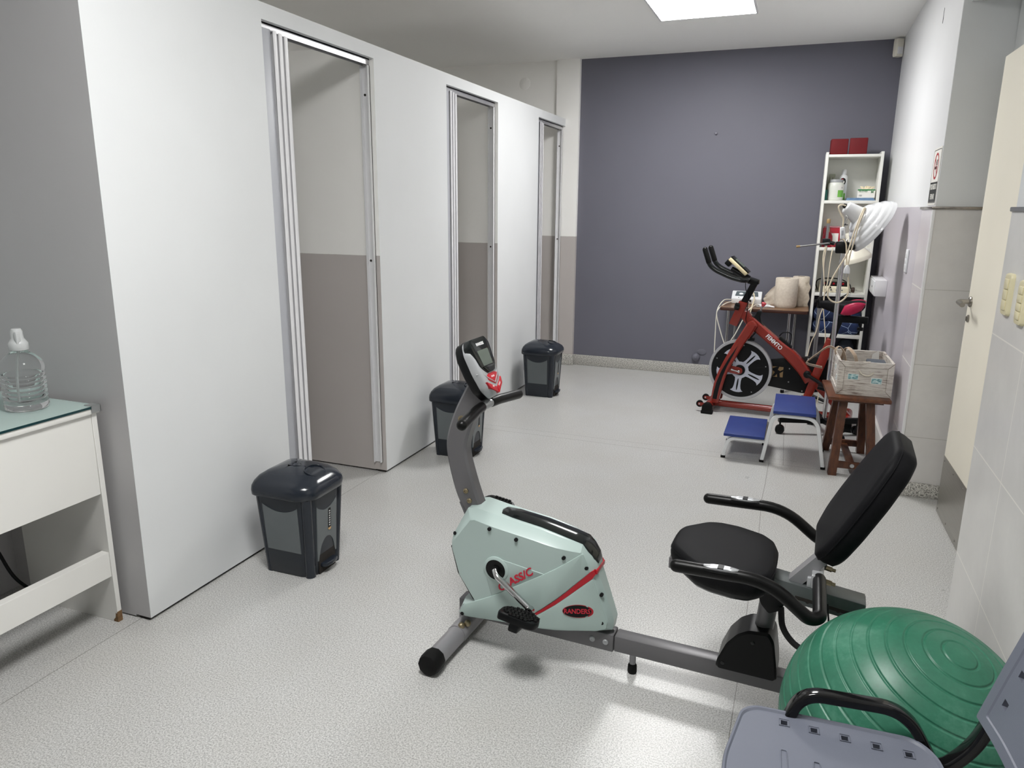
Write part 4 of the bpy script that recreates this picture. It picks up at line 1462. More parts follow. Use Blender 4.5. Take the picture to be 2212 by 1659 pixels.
# head block, its neck and knob
hb_ = MB().prism([(0.094, .802), (0.153, .790), (0.090, .622), (0.036, .640)], -0.034, 0.034, M=M_SZ, bev=0.004)
hb_.build('head_block', m_redpaint, spin)
nk = MB().prism([(0.118, .742), (0.158, .735), (0.215, .668), (0.190, .615), (0.150, .645), (0.110, .690)], -0.030, 0.030, M=M_SZ, bev=0.006)
nk.build('head_neck', m_redpaint, spin)
kn = MB().prism([((0.021 + 0.004 * math.cos(6 * 2 * PI * q / 48)) * math.cos(2 * PI * q / 48), (0.021 + 0.004 * math.cos(6 * 2 * PI * q / 48)) * math.sin(2 * PI * q / 48)) for q in range(48)], 0, 0.030, M=T(*SW(0.100, 0.048, .764)) @ RZ(20) @ RY(-80), bev=0.003)
kn.build('adjusting_knob', m_black, spin)
# stem and bars
stm = MB().prism([(0.104, .800), (0.147, .788), (0.208, .930), (0.165, .940)], -0.020, 0.020, M=M_SZ, bev=0.003)
stm.build('stem', m_black, spin)
tp = MB().prism(round_poly([(0.130, .945), (0.155, .968), (0.213, .952), (0.214, .924), (0.190, .917), (0.140, .925)], 0.004, 2), -0.028, 0.028, M=M_SZ, bev=0.003)
tp.build('stem_head', m_black, spin)
bar = []
side = [(-0.151, 1.150), (-0.112, 1.045), (-0.070, 1.012), (0.040, .966), (0.118, .950)]
Lft = [SW(s, 0.095, z) for s, z in side]
Rgt = [SW(s, -0.100, z + 0.004) for s, z in side]
hbar = MB().tube(fillet(Lft + [SW(0.145, 0.06, .952), SW(0.145, -0.06, .952)] + Rgt[::-1], [0, 0.05, 0.06, 0.05, 0.04, 0.03, 0.03, 0.04, 0.05, 0.06, 0.05, 0], 6), 0.0165, 16)
hbo_ = hbar.build('handlebar', m_blackgloss, spin)
for pts in (Lft, Rgt):
    g_ = MB().capsule_tube([Vector(pts[0]), Vector(pts[0]) * 0.45 + Vector(pts[1]) * 0.55, Vector(pts[0]) * 0.2 + Vector(pts[1]) * 0.8], 0.0185, 14)
    g_.build('grip', m_foam, hbo_)
Mcs = T(*SW(0.070, 0.0, 1.040)) @ RY(41)
cs_ = MB().box(-0.080, 0.080, -0.055, 0.055, -0.012, 0.012, bev=0.005, M=Mcs)
cso = cs_.build('monitor', m_cream, spin)
MB().box(-0.082, 0.082, -0.047, 0.056, 0.011, 0.021, bev=0.004, M=Mcs).build('monitor_face', m_black, cso)
MB().box(-0.050, 0.030, -0.035, 0.040, 0.0205, 0.0222, M=Mcs).build('monitor_screen', m_lcd, cso)
MB().box(-0.085, -0.045, -0.035, 0.035, -0.050, -0.010, bev=0.006, M=Mcs).build('monitor_clip', m_black, cso)
MB().tube([SW(0.02, 0, 1.02), SW(0.09, 0, .985), SW(0.145, 0, .955)], [0.018, 0.02, 0.022], 12).build('monitor_arm', m_black, spin)
# brake lever
bt2 = MB().prism(spline([(0.185, .700), (0.205, .702), (0.222, .735), (0.248, .735), (0.246, .705), (0.250, .665), (0.272, .628), (0.225, .635), (0.195, .655)], 3, True) and [(p.x, p.y) for p in spline([(0.183, .704, 0), (0.205, .706, 0), (0.220, .738, 0), (0.247, .738, 0), (0.243, .700, 0), (0.252, .660, 0), (0.275, .628, 0), (0.225, .632, 0), (0.195, .655, 0)], 4, True)], -0.024, 0.024, M=M_SZ, bev=0.006)
bto = bt2.build('brake_boot', m_black, spin)
MB().tube([SW(0.232, 0, .730), SW(0.252, 0, .782)], 0.006, 10).build('brake_rod', m_chrome, bto)
MB().lathe([(0.008, -0.010), (0.014, 0.004), (0.017, 0.014), (0.013, 0.020), (0.0005, 0.022)], 16, M=T(*SW(0.252, 0, .780)) @ RY(20)).build('brake_knob', mat('faded_red_plastic', (196, 74, 84), 0.4), bto)
# saddle
sd = []
for s, hw_, zt, zb in ((0.612, 0.010, .824, .806), (0.622, 0.022, .834, .788), (0.66, 0.032, .841, .774), (0.71, 0.044, .840, .758), (0.755, 0.074, .840, .750), (0.81, 0.098, .845, .758), (0.855, 0.100, .850, .776), (0.880, 0.088, .848, .796), (0.890, 0.060, .840, .810)):
    r_ = []
    for q in range(20):
        a_ = 2 * PI * q / 20
        cxx, szz = math.cos(a_), math.sin(a_)
        yy = hw_ * math.copysign(abs(cxx) ** 0.6, cxx)
        zz = (zt + zb) / 2 + (zt - zb) / 2 * math.copysign(abs(szz) ** 0.7, szz) - 0.010 * (abs(yy) / 0.1) ** 2
        r_.append(SW(s, yy, zz))
    sd.append(r_)
so_ = MB().loft(sd).build('saddle', m_vinyl, spin, angle=80)
for sg in (1, -1):
    pk = MB()
    rr_ = []
    for k in range(9):
        t_ = k / 8
        s = 0.757 + 0.125 * t_
        zc = .790 + 0.028 * t_
        hz = 0.038 * math.sin(PI * (0.22 + 0.62 * t_)) + 0.004
        wo_ = 0.070 + 0.030 * math.sin(PI * (0.15 + 0.65 * t_))
        ring = []
        for q in range(14):
            a_ = 2 * PI * q / 14
            ring.append(SW(s + 0.010 * math.sin(a_), sg * (wo_ + 0.014 * math.cos(a_)), zc + hz * math.sin(a_)))
        rr_.append(ring)
    pk.loft(rr_)
    pk.build('saddle_side', m_pink, so_, angle=80)
sl_ = MB().box(0.715, 0.915, -0.020, 0.020, .700, .744, bev=0.003)
slo = sl_.build('saddle_slider', m_black, spin)
MB().lathe([(0.008, 0), (0.008, 0.03), (0.019, 0.032), (0.019, 0.05), (0.015, 0.053)], 16, M=T(0.875, 0, .704) @ RX(180)).build('slider_knob', m_black, slo)
MB().tube([SW(0.79, 0, .742), SW(0.80, 0, .785)], 0.018, 12).build('saddle_clamp', m_black, slo)
MB().prism([(0.690, .570), (0.728, .570), (0.768, .715), (0.722, .735)], -0.018, 0.018, M=M_SZ, bev=0.003).build('seat_post', m_black, spin)
# chain guard with its label
gd = MB().prism(round_poly([(0.300, .392), (0.505, .432), (0.620, .448), (0.745, .420), (0.770, .300), (0.730, .215), (0.564, .178), (0.300, .210)], 0.03, 4), -0.062, -0.036, M=M_SZ, bev=0.004)
gdo = gd.build('chain_guard', m_black, spin)
lb = MB().box(0.338, 0.420, 0.0350, 0.0362, .278, .352)
lbo = lb.build('gold_label', m_goldlab, gdo, flat=True)
zz_ = [(0.338, .330), (0.362, .345), (0.378, .352), (0.392, .352), (0.384, .330), (0.400, .322), (0.420, .334), (0.420, .322), (0.398, .306), (0.402, .278), (0.384, .278), (0.380, .300), (0.368, .282), (0.348, .278), (0.366, .312), (0.352, .322)]
MB().prism(zz_, -0.0349, -0.0343, M=M_SZ).build('label_mark', m_black, lbo, flat=True)
for s, z in ((0.460, .345), (0.462, .250), (0.555, .195), (0.575, .425)):
    MB().lathe([(0.005, -0.036), (0.004, -0.0345)], 10, M=M_SZ @ T(s, z, 0)).build('screw', m_silver, gdo)
# cranks
for sg in (1, -1):
    e = Vector((0.125, -0.068)) * sg
    cr_ = MB().lathe([(0.024, 0.034), (0.024, 0.052), (0.016, 0.056), (0.0005, 0.057)], 22, M=(I4 if sg > 0 else Matrix.Diagonal((1, -1, 1, 1))) @ M_SZ @ T(0.583, .333, 0))
    cr_.tube([SW(0.583, sg * 0.050, .333), SW(0.583 + e.x, sg * 0.066, .333 + e.y)], 0.012, 12)
    co = cr_.build('crank', m_black, spin)
    pc = (0.583 + e.x, sg * 0.115, .333 + e.y)
    pb = MB().box(-0.048, 0.048, -0.042, 0.042, -0.012, 0.012, bev=0.004, M=T(*SW(*pc)) @ RY(12))
    pb.build('pedal', m_black, co)
# brake pad bridge, strap holder, thin cable
MB().box(0.150, 0.215, -0.020, 0.020, .528, .548, bev=0.002).build('brake_pad', m_black, spin)
MB().tube([SW(0.255, 0.03, .640), SW(0.200, 0.03, .560), SW(0.175, 0.03, .54)], 0.004, 8).build('brake_link', m_black, spin)
hd_ = MB().prism([(0.375, .562), (0.388, .574), (0.468, .508), (0.458, .494)], -0.022, 0.022, M=M_SZ, bev=0.003)
hdo = hd_.build('bottle_holder', m_black, spin)
MB().tube(spline([SW(0.376, 0, .575), SW(0.400, 0, .600), SW(0.445, 0, .600), SW(0.455, 0, .560), SW(0.448, 0, .515)], 6), 0.0042, 8).build('holder_loop', m_black, hdo)
MB().tube(spline([SW(0.128, 0.03, .955), SW(0.130, 0.035, .90), SW(0.150, 0.04, .83), SW(0.155, 0.042, .75), SW(0.150, 0.042, .68), SW(0.165, 0.05, .64)], 8), 0.0028, 6).build('sensor_cable', m_black, spin)
# ================================================================== two-step stool
m_whitetube = mat('white_enamel_tube', (214, 216, 218), 0.35, vary=0.03, scale=20)
m_blue = mat('blue_ribbed_rubber', (32, 52, 116), 0.45, vary=0.05, scale=6, bump=0.15, bscale=60, stretch=(1, 12, 1))
step = thing('step_stool', 'two-step footstool with blue treads on a white tube frame beside the wooden stool', 'step stool', (-0.06, 4.45, 0))


def loc_(mb, name, m, par, o, **k):
    ov_ = Vector(o)
    mb.v = [v - ov_ for v in mb.v]
    return mb.build(name, m, par, **k)


SO = (-0.06, 4.45, 0)
loc_(MB().box(-0.054, 0.172, 4.262, 4.690, 0.301, 0.319, bev=0.003), 'upper_tread', m_blue, step, SO)
loc_(MB().box(-0.314, -0.088, 4.262, 4.670, 0.138, 0.155, bev=0.003), 'lower_tread', m_blue, step, SO)
sq = round_poly(rect(0.021, 0.021), 0.005, 2)
for yy in (4.288, 4.622):
    loc_(MB().tube(fillet([(-0.093, yy, 0.012), (-0.052, yy, 0.288), (0.180, yy, 0.288), (0.234, yy, 0.012)], [0, 0.055, 0.065, 0], 7), 1.0, section=sq, upv=(0, 1, 0)), 'upper_leg_frame', m_whitetube, step, SO)
    loc_(MB().tube(fillet([(-0.309, yy, 0.012), (-0.288, yy, 0.126), (-0.082, yy, 0.126)], [0, 0.05, 0], 7), 1.0, section=sq, upv=(0, 1, 0)), 'lower_leg_frame', m_whitetube, step, SO)
    for x in (-0.094, 0.235, -0.310):
        loc_(MB().box(x - 0.0125, x + 0.0125, yy - 0.0125, yy + 0.0125, 0.0, 0.014, bev=0.002), 'foot_cap', m_rubber, step, SO)
loc_(MB().box(-0.087, -0.070, 4.288, 4.622, 0.139, 0.152), 'joining_strip', m_steel_dull, step, SO, flat=True)

# ================================================================== wooden stool
m_maho, nt, b = new_mat('mahogany', 0.34)
vec, X_, Y_, Z_ = sep_xyz(nt)
mp = nt.nodes.new('ShaderNodeMapping')
mp.inputs['Scale'].default_value = (14, 14, 1.6)
nt.links.new(vec, mp.inputs['Vector'])
gr = noise(nt, mp.outputs['Vector'], 4.0, 5.0, 0.6)
nt.links.new(ramp(nt, gr, [(0.3, lin((60, 31, 18))), (0.55, lin((86, 48, 27))), (0.75, lin((102, 62, 36)))]), b.inputs['Base Color'])
m_maho_top, nt, b = new_mat('mahogany_top', 0.28)
vec, X_, Y_, Z_ = sep_xyz(nt)
mp = nt.nodes.new('ShaderNodeMapping')
mp.inputs['Scale'].default_value = (14, 1.6, 14)
nt.links.new(vec, mp.inputs['Vector'])
gr = noise(nt, mp.outputs['Vector'], 4.0, 5.0, 0.6)
nt.links.new(ramp(nt, gr, [(0.3, lin((74, 39, 22))), (0.55, lin((98, 56, 32))), (0.75, lin((114, 70, 42)))]), b.inputs['Base Color'])
stool = thing('wooden_stool', 'reddish brown wooden stool with splayed legs carrying the whitewashed crate', 'stool', (0.366, 4.458, -0.0135), 3.0)
tpm = MB().box(-0.158, 0.158, -0.212, 0.212, 0.428, 0.4505, bev=0.006)
tpm.build('seat', m_maho_top, stool)
MB().box(-0.128, 0.128, -0.165, 0.165, 0.412, 0.4285).build('under_frame', m_maho, stool, flat=True)
for sx in (1, -1):
    for sy in (1, -1):
        lg = MB()
        bx_, by_ = sx * 0.100, sy * 0.232
        tx_, ty_ = sx * 0.066, sy * 0.110
        lg.loft([[(bx_ + a_ * 0.0215, by_ + c_ * 0.024, 0.0) for a_, c_ in ((-1, -1), (1, -1), (1, 1), (-1, 1))], [(tx_ + a_ * 0.0215, ty_ + c_ * 0.024, 0.427) for a_, c_ in ((-1, -1), (1, -1), (1, 1), (-1, 1))]])
        lg.build('leg', m_maho, stool, angle=30)
for sy in (1, -1):
    MB().box(-0.090, 0.090, sy * 0.218 - 0.0095, sy * 0.218 + 0.0095, 0.052, 0.090, bev=0.002).build('rail', m_maho, stool)
MB().box(-0.020, 0.020, -0.208, 0.208, 0.054, 0.072, bev=0.002).build('stretcher', m_maho, stool)
MB().lathe([(0.011, 0.0), (0.011, 0.003), (0.006, 0.003), (0.005, 0.006), (0.0005, 0.006)], 18, M=T(0.0, -0.2275, 0.071) @ RX(90)).build('bolt', m_silver, stool)

# ================================================================== whitewashed crate with straps and gear
m_crate, nt, b = new_mat('whitewashed_wood', 0.6)
vec, X_, Y_, Z_ = sep_xyz(nt)
mp = nt.nodes.new('ShaderNodeMapping')
mp.inputs['Scale'].default_value = (1.6, 1.6, 22)
nt.links.new(vec, mp.inputs['Vector'])
g1 = noise(nt, mp.outputs['Vector'], 9.0, 6.0, 0.7)
g2 = noise(nt, vec, 12.0, 3.0)
gg = math_node(nt, 'ADD', math_node(nt, 'MULTIPLY', g1, 0.7), math_node(nt, 'MULTIPLY', g2, 0.3))
nt.links.new(ramp(nt, gg, [(0.34, lin((98, 82, 74))), (0.43, lin((160, 150, 142))), (0.51, lin((200, 195, 187))), (0.8, lin((212, 208, 201)))]), b.inputs['Base Color'])
add_bump(nt, b, g1, 0.2, 0.002)
m_stamp, nt, b = new_mat('teal_print', 0.5)
vec, X_, Y_, Z_ = sep_xyz(nt)
mp = nt.nodes.new('ShaderNodeMapping')
mp.inputs['Scale'].default_value = (1, 1, 3)
nt.links.new(vec, mp.inputs['Vector'])
n_ = noise(nt, mp.outputs['Vector'], 55.0, 4.0, 0.7)
nt.links.new(ramp(nt, n_, [(0.38, lin((64, 108, 116))), (0.5, lin((140, 184, 188))), (0.62, lin((206, 222, 220)))]), b.inputs['Base Color'])
m_groove = mat('dark_wood_groove', (96, 80, 70), 0.8)
m_paper = mat('white_paper', (228, 226, 220), 0.6, vary=0.03)
m_rope = mat('pale_rope', (206, 200, 184), 0.8, vary=0.1, scale=120)
CR = (0.389, 4.500, 0.4373)
crate = thing('crate', 'whitewashed wooden crate with teal stamp labels on the brown stool', 'crate', CR, 2.5)
hx_, hy_, ht, th_ = 0.137, 0.190, 0.188, 0.011
cb = MB().box(-hx_, hx_, -hy_, hy_, 0.0, 0.010)
cb.build('bottom_board', m_crate, crate, flat=True)
walls = (('front_wall', T(0, -hy_, 0), hx_), ('back_wall', T(0, hy_, 0) @ RZ(180), hx_), ('side_wall', T(-hx_, 0, 0) @ RZ(-90), hy_ - 0.0115), ('side_wall', T(hx_, 0, 0) @ RZ(90), hy_ - 0.0115))
for nm, Mw, half in walls:
    wl = MB().box(-half, half, 0.0062, th_, 0.0101, ht - 0.001, M=Mw)
    fw_ = 0.030
    o4 = [(-half, 0.0), (half, 0.0), (half, ht), (-half, ht)]
    i4 = [(-half + fw_, fw_), (half - fw_, fw_), (half - fw_, ht - fw_), (-half + fw_, ht - fw_)]
    wo = wl.build(nm, m_crate, crate, flat=True)
    for k in range(4):
        q_ = [o4[k], o4[(k + 1) % 4], i4[(k + 1) % 4], i4[k]]
        MB().prism(q_, -0.0085, 0.0, M=Mw @ Matrix(((1, 0, 0, 0), (0, 0, 1, 0.0068), (0, 1, 0, 0), (0, 0, 0, 1))), bev=0.0012, seg=1).build('frame_strip', m_crate, wo, angle=20)
    g_ = MB()
    for k in range(4):
        a_, c_ = i4[k], i4[(k + 1) % 4]
        for P0, P1 in ((a_, c_), (o4[k], i4[k])):
            P0, P1 = Vector((P0[0], 0.0065 if P0 is a_ else -0.0018, P0[1])), Vector((P1[0], 0.0065 if P0 is a_ else -0.0018, P1[1]))
            g_.tube([P0, P1], 0.0011, 5, M=Mw)
    g_.build('groove_line', m_groove, wo)
    if nm == 'front_wall':
        MB().tube(spline([(-0.034, 0.004, 0.140), (-0.022, -0.003, 0.124), (0.0, -0.006, 0.115), (0.024, -0.003, 0.118), (0.038, 0.004, 0.132)], 6), 0.0038, 8, M=Mw).build('rope_handle', m_rope, wo)
        for x0, z0 in ((-0.088, 0.086), (0.030, 0.070)):
            st_ = MB().box(x0, x0 + 0.054, 0.0050, 0.0062, z0, z0 + 0.034, M=Mw).build('stamp_border', m_paper, wo, flat=True)
            MB().box(x0 + 0.002, x0 + 0.052, 0.0044, 0.0051, z0 + 0.002, z0 + 0.031, M=Mw).build('stamp_print', m_stamp, st_, flat=True)
    if nm == 'side_wall' and Mw.translation.x < 0:
        for x0, z0 in ((-0.040, 0.095), (0.045, 0.050), (0.085, 0.035)):
            st_ = MB().box(x0, x0 + 0.045, 0.0050, 0.0062, z0, z0 + 0.036, M=Mw).build('stamp_border', m_paper, wo, flat=True)
            MB().box(x0 + 0.010, x0 + 0.030, 0.0044, 0.0051, z0 + 0.006, z0 + 0.031, M=Mw).build('stamp_print', m_stamp, st_, flat=True)

m_web, nt, b = new_mat('beige_webbing', 0.8)
vec, X_, Y_, Z_ = sep_xyz(nt)
n_ = noise(nt, vec, 160.0, 2.0)
nt.links.new(ramp(nt, n_, [(0.35, lin((176, 156, 134))), (0.65, lin((208, 190, 168)))]), b.inputs['Base Color'])
m_web_line = mat('dark_web_thread', (120, 100, 84), 0.9)


SHIFT = Vector((0.004, 0.055, -0.0135))


def strap(label, pts, side, wd=0.018, loc=None):
    """flat webbing: path and the direction its width lies along"""
    P = spline([Vector(p) + SHIFT for p in pts], 8)
    loc = None
    L = P[0].copy()
    sd_ = Vector(side).normalized()

    def band(off, w_, t_):
        mb = MB()
        rings = []
        for i, p in enumerate(P):
            tg = (P[min(i + 1, len(P) - 1)] - P[max(i - 1, 0)]).normalized()
            s_ = (sd_ - tg * sd_.dot(tg)).normalized()
            n_ = tg.cross(s_)
            c = p + s_ * off
            rings.append([c - s_ * w_ / 2 - n_ * t_ / 2, c + s_ * w_ / 2 - n_ * t_ / 2, c + s_ * w_ / 2 + n_ * t_ / 2, c - s_ * w_ / 2 + n_ * t_ / 2])
        mb.loft(rings)
        return mb
    o = band(0, wd, 0.0022).build('strap', m_web, loc=L, angle=30)
    for k in (-1, 0, 1):
        b2 = band(k * wd * 0.27, 0.0016, 0.0030)
        b2.v = [v - L for v in b2.v]
        b2.build('thread_line', m_web_line, o)
    return tag(o, label, 'strap', 'webbing straps in the crate')


strap('beige webbing strap bent in a high arch over the inside of the crate', [(0.300, 4.445, 0.470), (0.262, 4.45, 0.600), (0.240, 4.455, 0.655), (0.258, 4.45, 0.682), (0.284, 4.445, 0.655), (0.300, 4.44, 0.600), (0.315, 4.43, 0.475)], (0.55, -1, 0.1))
strap('beige webbing strap running over the back rim down into the crate', [(0.285, 4.60, 0.58), (0.297, 4.55, 0.655), (0.310, 4.48, 0.672), (0.330, 4.45, 0.656), (0.352, 4.43, 0.614), (0.372, 4.41, 0.475)], (1, 0.35, 0.3))
strap('beige webbing strap hanging out over the side of the crate in a sharp fold', [(0.262, 4.56, 0.50), (0.258, 4.575, 0.60), (0.245, 4.585, 0.642), (0.205, 4.59, 0.652), (0.150, 4.595, 0.603), (0.106, 4.60, 0.560), (0.100, 4.60, 0.548), (0.110, 4.60, 0.538), (0.150, 4.58, 0.534), (0.185, 4.565, 0.532)], (0.25, -0.6, 0.75))


def moved(mb):
    mb.v = [v + SHIFT for v in mb.v]
    return mb


m_gear = mat('slate_plastic', (72, 80, 90), 0.4, vary=0.08)
gx = MB().box(0.405, 0.500, 4.335, 4.470, 0.4612, 0.622, bev=0.006)
gx.box(0.409, 0.496, 4.331, 4.336, 0.575, 0.612, bev=0.002)
tag(moved(gx).build('battery_case', m_gear, loc=(0.45, 4.455, 0.4477)), 'slate grey case standing in the crate behind its front board', 'case')
gx = MB().prism(round_poly([(-0.052, -0.045), (0.052, -0.045), (0.052, 0.045), (-0.052, 0.045)], 0.02, 4), 0.0, 0.142, M=T(0.348, 4.365, 0.4612), bev=0.01)
tag(moved(gx).build('black_pouch', m_black, loc=(0.352, 4.42, 0.4477)), 'black pouch lying in the crate among the straps', 'pouch')
tag(moved(MB().tube(spline([(0.372, 4.345, 0.606), (0.378, 4.343, 0.621), (0.402, 4.340, 0.624), (0.418, 4.340, 0.626)], 6), 0.003, 8)).build('curled_lead', m_rope, loc=(0.4, 4.395, 0.596)), 'short white cord curled on the black pouch in the crate', 'cord')
pp = MB()
pp.loft([[(0.432, 4.500, 0.465), (0.474, 4.508, 0.465)], [(0.434, 4.502, 0.58), (0.476, 4.512, 0.60)], [(0.437, 4.505, 0.640), (0.470, 4.512, 0.665)]], cap0=False, cap1=False, closed=False)
pp.loft([[(0.432, 4.5008, 0.465), (0.474, 4.5088, 0.465)], [(0.434, 4.5028, 0.58), (0.476, 4.5128, 0.60)], [(0.437, 4.5058, 0.640), (0.470, 4.5128, 0.665)]], cap0=False, cap1=False, closed=False)
tag(moved(pp).build('leaflet', m_paper, loc=(0.454, 4.56, 0.4515), flat=True), 'white leaflet standing upright in the back corner of the crate', 'leaflet')
# ================================================================== table under the machines
m_wood_top, nt, b = new_mat('walnut_laminate', 0.3)
vec, X_, Y_, Z_ = sep_xyz(nt)
mp = nt.nodes.new('ShaderNodeMapping')
mp.inputs['Scale'].default_value = (1.5, 16, 16)
nt.links.new(vec, mp.inputs['Vector'])
gr = noise(nt, mp.outputs['Vector'], 4.0, 5.0, 0.6)
nt.links.new(ramp(nt, gr, [(0.3, lin((96, 68, 48))), (0.55, lin((126, 94, 68))), (0.75, lin((142, 110, 82)))]), b.inputs['Base Color'])
m_wood_edge = mat('dark_wood_edge', (62, 36, 28), 0.4, vary=0.1)
ZT = 0.667
tb = thing('side_table', 'small walnut-topped table on chrome tube legs between the spin bike and the bookcase', 'table', (-0.216, 6.24, 0))
TO = (-0.216, 6.24, 0)
tp_ = round_poly([(-0.333, -0.215), (0.326, -0.205), (0.326, 0.215), (-0.333, 0.215)], 0.03, 4)
MB().prism(tp_, ZT - 0.003, ZT, bev=0.001, seg=1).build('table_top', m_wood_top, tb)
MB().prism([(x * 1.0035, y * 1.004) for x, y in tp_], ZT - 0.026, ZT - 0.003, bev=0.004).build('top_edge', m_wood_edge, tb)
for x0, x1 in ((-0.270, -0.232), (0.190, 0.232)):
    for x, y in ((x0, -0.15), (x1, 0.15)):
        MB().cyl((x, y, 0.02), (x, y, ZT - 0.026), 0.0115, 14).build('leg', m_chrome, tb)
        MB().lathe([(0.013, 0), (0.015, 0.003), (0.0145, 0.024)], 12, M=T(x, y, 0)).build('foot_cap', m_rubber, tb)
    MB().cyl((x0, -0.15, 0.12), (x1, 0.15, 0.12), 0.009, 12).build('leg_brace', m_chrome, tb)
MB().box(-0.27, 0.232, -0.012, 0.012, ZT - 0.05, ZT - 0.0262).build('cross_bar', m_wood_edge, tb, flat=True)

# therapy unit
m_unit = mat('white_abs', (224, 226, 228), 0.35, vary=0.015)
m_unit_panel = mat('slate_panel', (86, 96, 100), 0.4, vary=0.03)
un = thing('therapy_unit', 'white electrotherapy unit with a sloping dark control panel on the side table', 'medical device', (-0.370, 6.375, ZT))
prof = [(-0.070, 0.0), (0.075, 0.0), (0.075, 0.092), (0.012, 0.098), (-0.060, 0.056), (-0.074, 0.046)]
Mu = Matrix(((0, 0, 1, 0), (1, 0, 0, 0), (0, 1, 0, 0), (0, 0, 0, 1)))
MB().prism(round_poly(prof, 0.008, 3), -0.118, 0.118, M=Mu, bev=0.006).build('case', m_unit, un)
Mpan = frame((0, -0.024, 0.0775), (1, 0, 0), (0, 0.072, 0.042))
pn = MB().prism(round_poly([(-0.092, -0.030), (0.092, -0.030), (0.084, 0.032), (-0.084, 0.032)], 0.005, 2), -0.003, 0.0022, M=Mpan).build('control_panel', m_unit_panel, un)
for x in (-0.045, 0.045):
    MB().lathe([(0.015, 0.002), (0.015, 0.007), (0.011, 0.010), (0.0005, 0.0105)], 20, M=Mpan @ T(x, -0.006, 0) @ Matrix.Diagonal((1.15, 0.8, 1, 1))).build('dial', m_unit, pn)
for x, z in ((-0.060, 0.052), (0.062, 0.052)):
    MB().lathe([(0.0035, 0), (0.0035, 0.002)], 10, M=T(x, -0.0685, z) @ RX(70)).build('socket', m_black, un)
MB().lathe([(0.009, 0), (0.009, 0.012), (0.006, 0.014)], 14, M=T(0.032, -0.069, 0.028) @ RX(80)).build('jack', m_black, un)
m_whitecord = mat('white_cord', (222, 218, 206), 0.5, vary=0.03)
pb = MB().lathe([(0.052, 0), (0.056, 0.004), (0.056, 0.014), (0.050, 0.019), (0.030, 0.020), (0.028, 0.016), (0.0005, 0.016)], 32, M=Matrix.Diagonal((1, 0.8, 1, 1)))
pbo = pb.build('treatment_head', m_unit)
pbo.location = (-0.228, 6.175, ZT)
tag(pbo, 'flat round white treatment head lying on the table before the paper roll', 'medical device')
MB().tube([(0.045, -0.02, 0.010), (0.085, -0.055, 0.009)], [0.010, 0.006], 10).build('handle', m_unit, pbo)


def cord(name, label, pts, r, m, cat='cable', group=None, n=8):
    o = MB().tube(spline(pts, n), r, 8).build(name, m, loc=pts[0])
    return tag(o, label, cat, group)


cord('white_cable', 'thin white cable hanging from the therapy unit over the table end, outer one', [(-0.485, 6.30, 0.700), (-0.535, 6.19, 0.704), (-0.573, 6.15, 0.645), (-0.582, 6.14, 0.57), (-0.580, 6.14, 0.44), (-0.575, 6.14, 0.20), (-0.565, 6.15, 0.03), (-0.50, 6.20, 0.008)], 0.0042, m_whitecord)
cord('white_cable', 'thin white cable from the therapy unit slanting down behind the flywheel', [(-0.470, 6.27, 0.690), (-0.520, 6.17, 0.680), (-0.566, 6.12, 0.640), (-0.576, 6.11, 0.585), (-0.535, 6.11, 0.450), (-0.46, 6.11, 0.24), (-0.44, 6.12, 0.04), (-0.40, 6.2, 0.008)], 0.0042, m_whitecord)
cord('white_cable', 'thin white cable curling from the treatment head down past the table front', [(-0.248, 6.175, 0.678), (-0.285, 6.08, 0.690), (-0.325, 6.005, 0.660), (-0.355, 6.0, 0.60), (-0.41, 6.0, 0.47), (-0.46, 6.02, 0.36), (-0.48, 6.06, 0.15), (-0.47, 6.1, 0.01)], 0.0042, m_whitecord)
cord('cream_cable', 'cream probe lead standing out of the therapy unit panel beside the bike post', [(-0.323, 6.335, 0.759), (-0.315, 6.27, 0.762), (-0.300, 6.15, 0.735), (-0.305, 6.03, 0.69), (-0.318, 6.005, 0.62)], 0.0052, mat('cream_cord', (216, 204, 176), 0.5, vary=0.03))

# paper rolls
m_tissue, nt, b = new_mat('beige_tissue_paper', 0.85)
vec, X_, Y_, Z_ = sep_xyz(nt)
n_ = noise(nt, vec, 60.0, 4.0, 0.6)
nt.links.new(ramp(nt, n_, [(0.3, lin((194, 183, 168))), (0.7, lin((212, 202, 188)))]), b.inputs['Base Color'])
add_bump(nt, b, n_, 0.10, 0.001)
m_core = mat('cardboard_core', (138, 122, 104), 0.8)
m_hole = mat('core_shadow', (52, 46, 42), 0.9)


def roll(label, x, y, r, h):
    t = thing('paper_roll', label, 'paper roll', (x, y, ZT), 0, 'paper rolls on the side table')
    prof = [(0.028, h - 0.03), (0.028, h), (r * 0.6, h), (r - 0.004, h), (r, h - 0.005), (r + 0.0005, h * 0.5), (r, 0.03), (r - 0.003, 0.012), (r - 0.010, 0.0), (0.028, 0.0)]
    loops = []
    rng = random.Random(5)
    mb = MB()
    mb.lathe(prof, 44, cap0=False, cap1=False)
    for i, v in enumerate(mb.v):
        if v.z < 0.035 and v.length > 0.05:
            a_ = math.atan2(v.y, v.x)
            k = 1 - 0.012 * (1 + math.sin(9 * a_ + 1.3 * math.sin(4 * a_)))
            v.x *= k
            v.y *= k
    mb.build('paper', m_tissue, t)
    MB().lathe([(0.0285, h - 0.001), (0.026, h - 0.0005), (0.026, 0.02)], 28, cap0=False, cap1=False).build('core', m_core, t)
    MB().lathe([(0.026, h - 0.05), (0.0005, h - 0.05)], 24, cap0=False, cap1=False).build('core_shade_disc', m_hole, t)  # dark disc painted as the shade down inside the hollow core
    return t


roll1 = roll('big beige paper roll standing at the front of the side table', -0.068, 6.235, 0.086, 0.232)
roll2 = roll('beige paper roll standing behind the bigger roll, its end sheet torn', 0.036, 6.385, 0.064, 0.236)
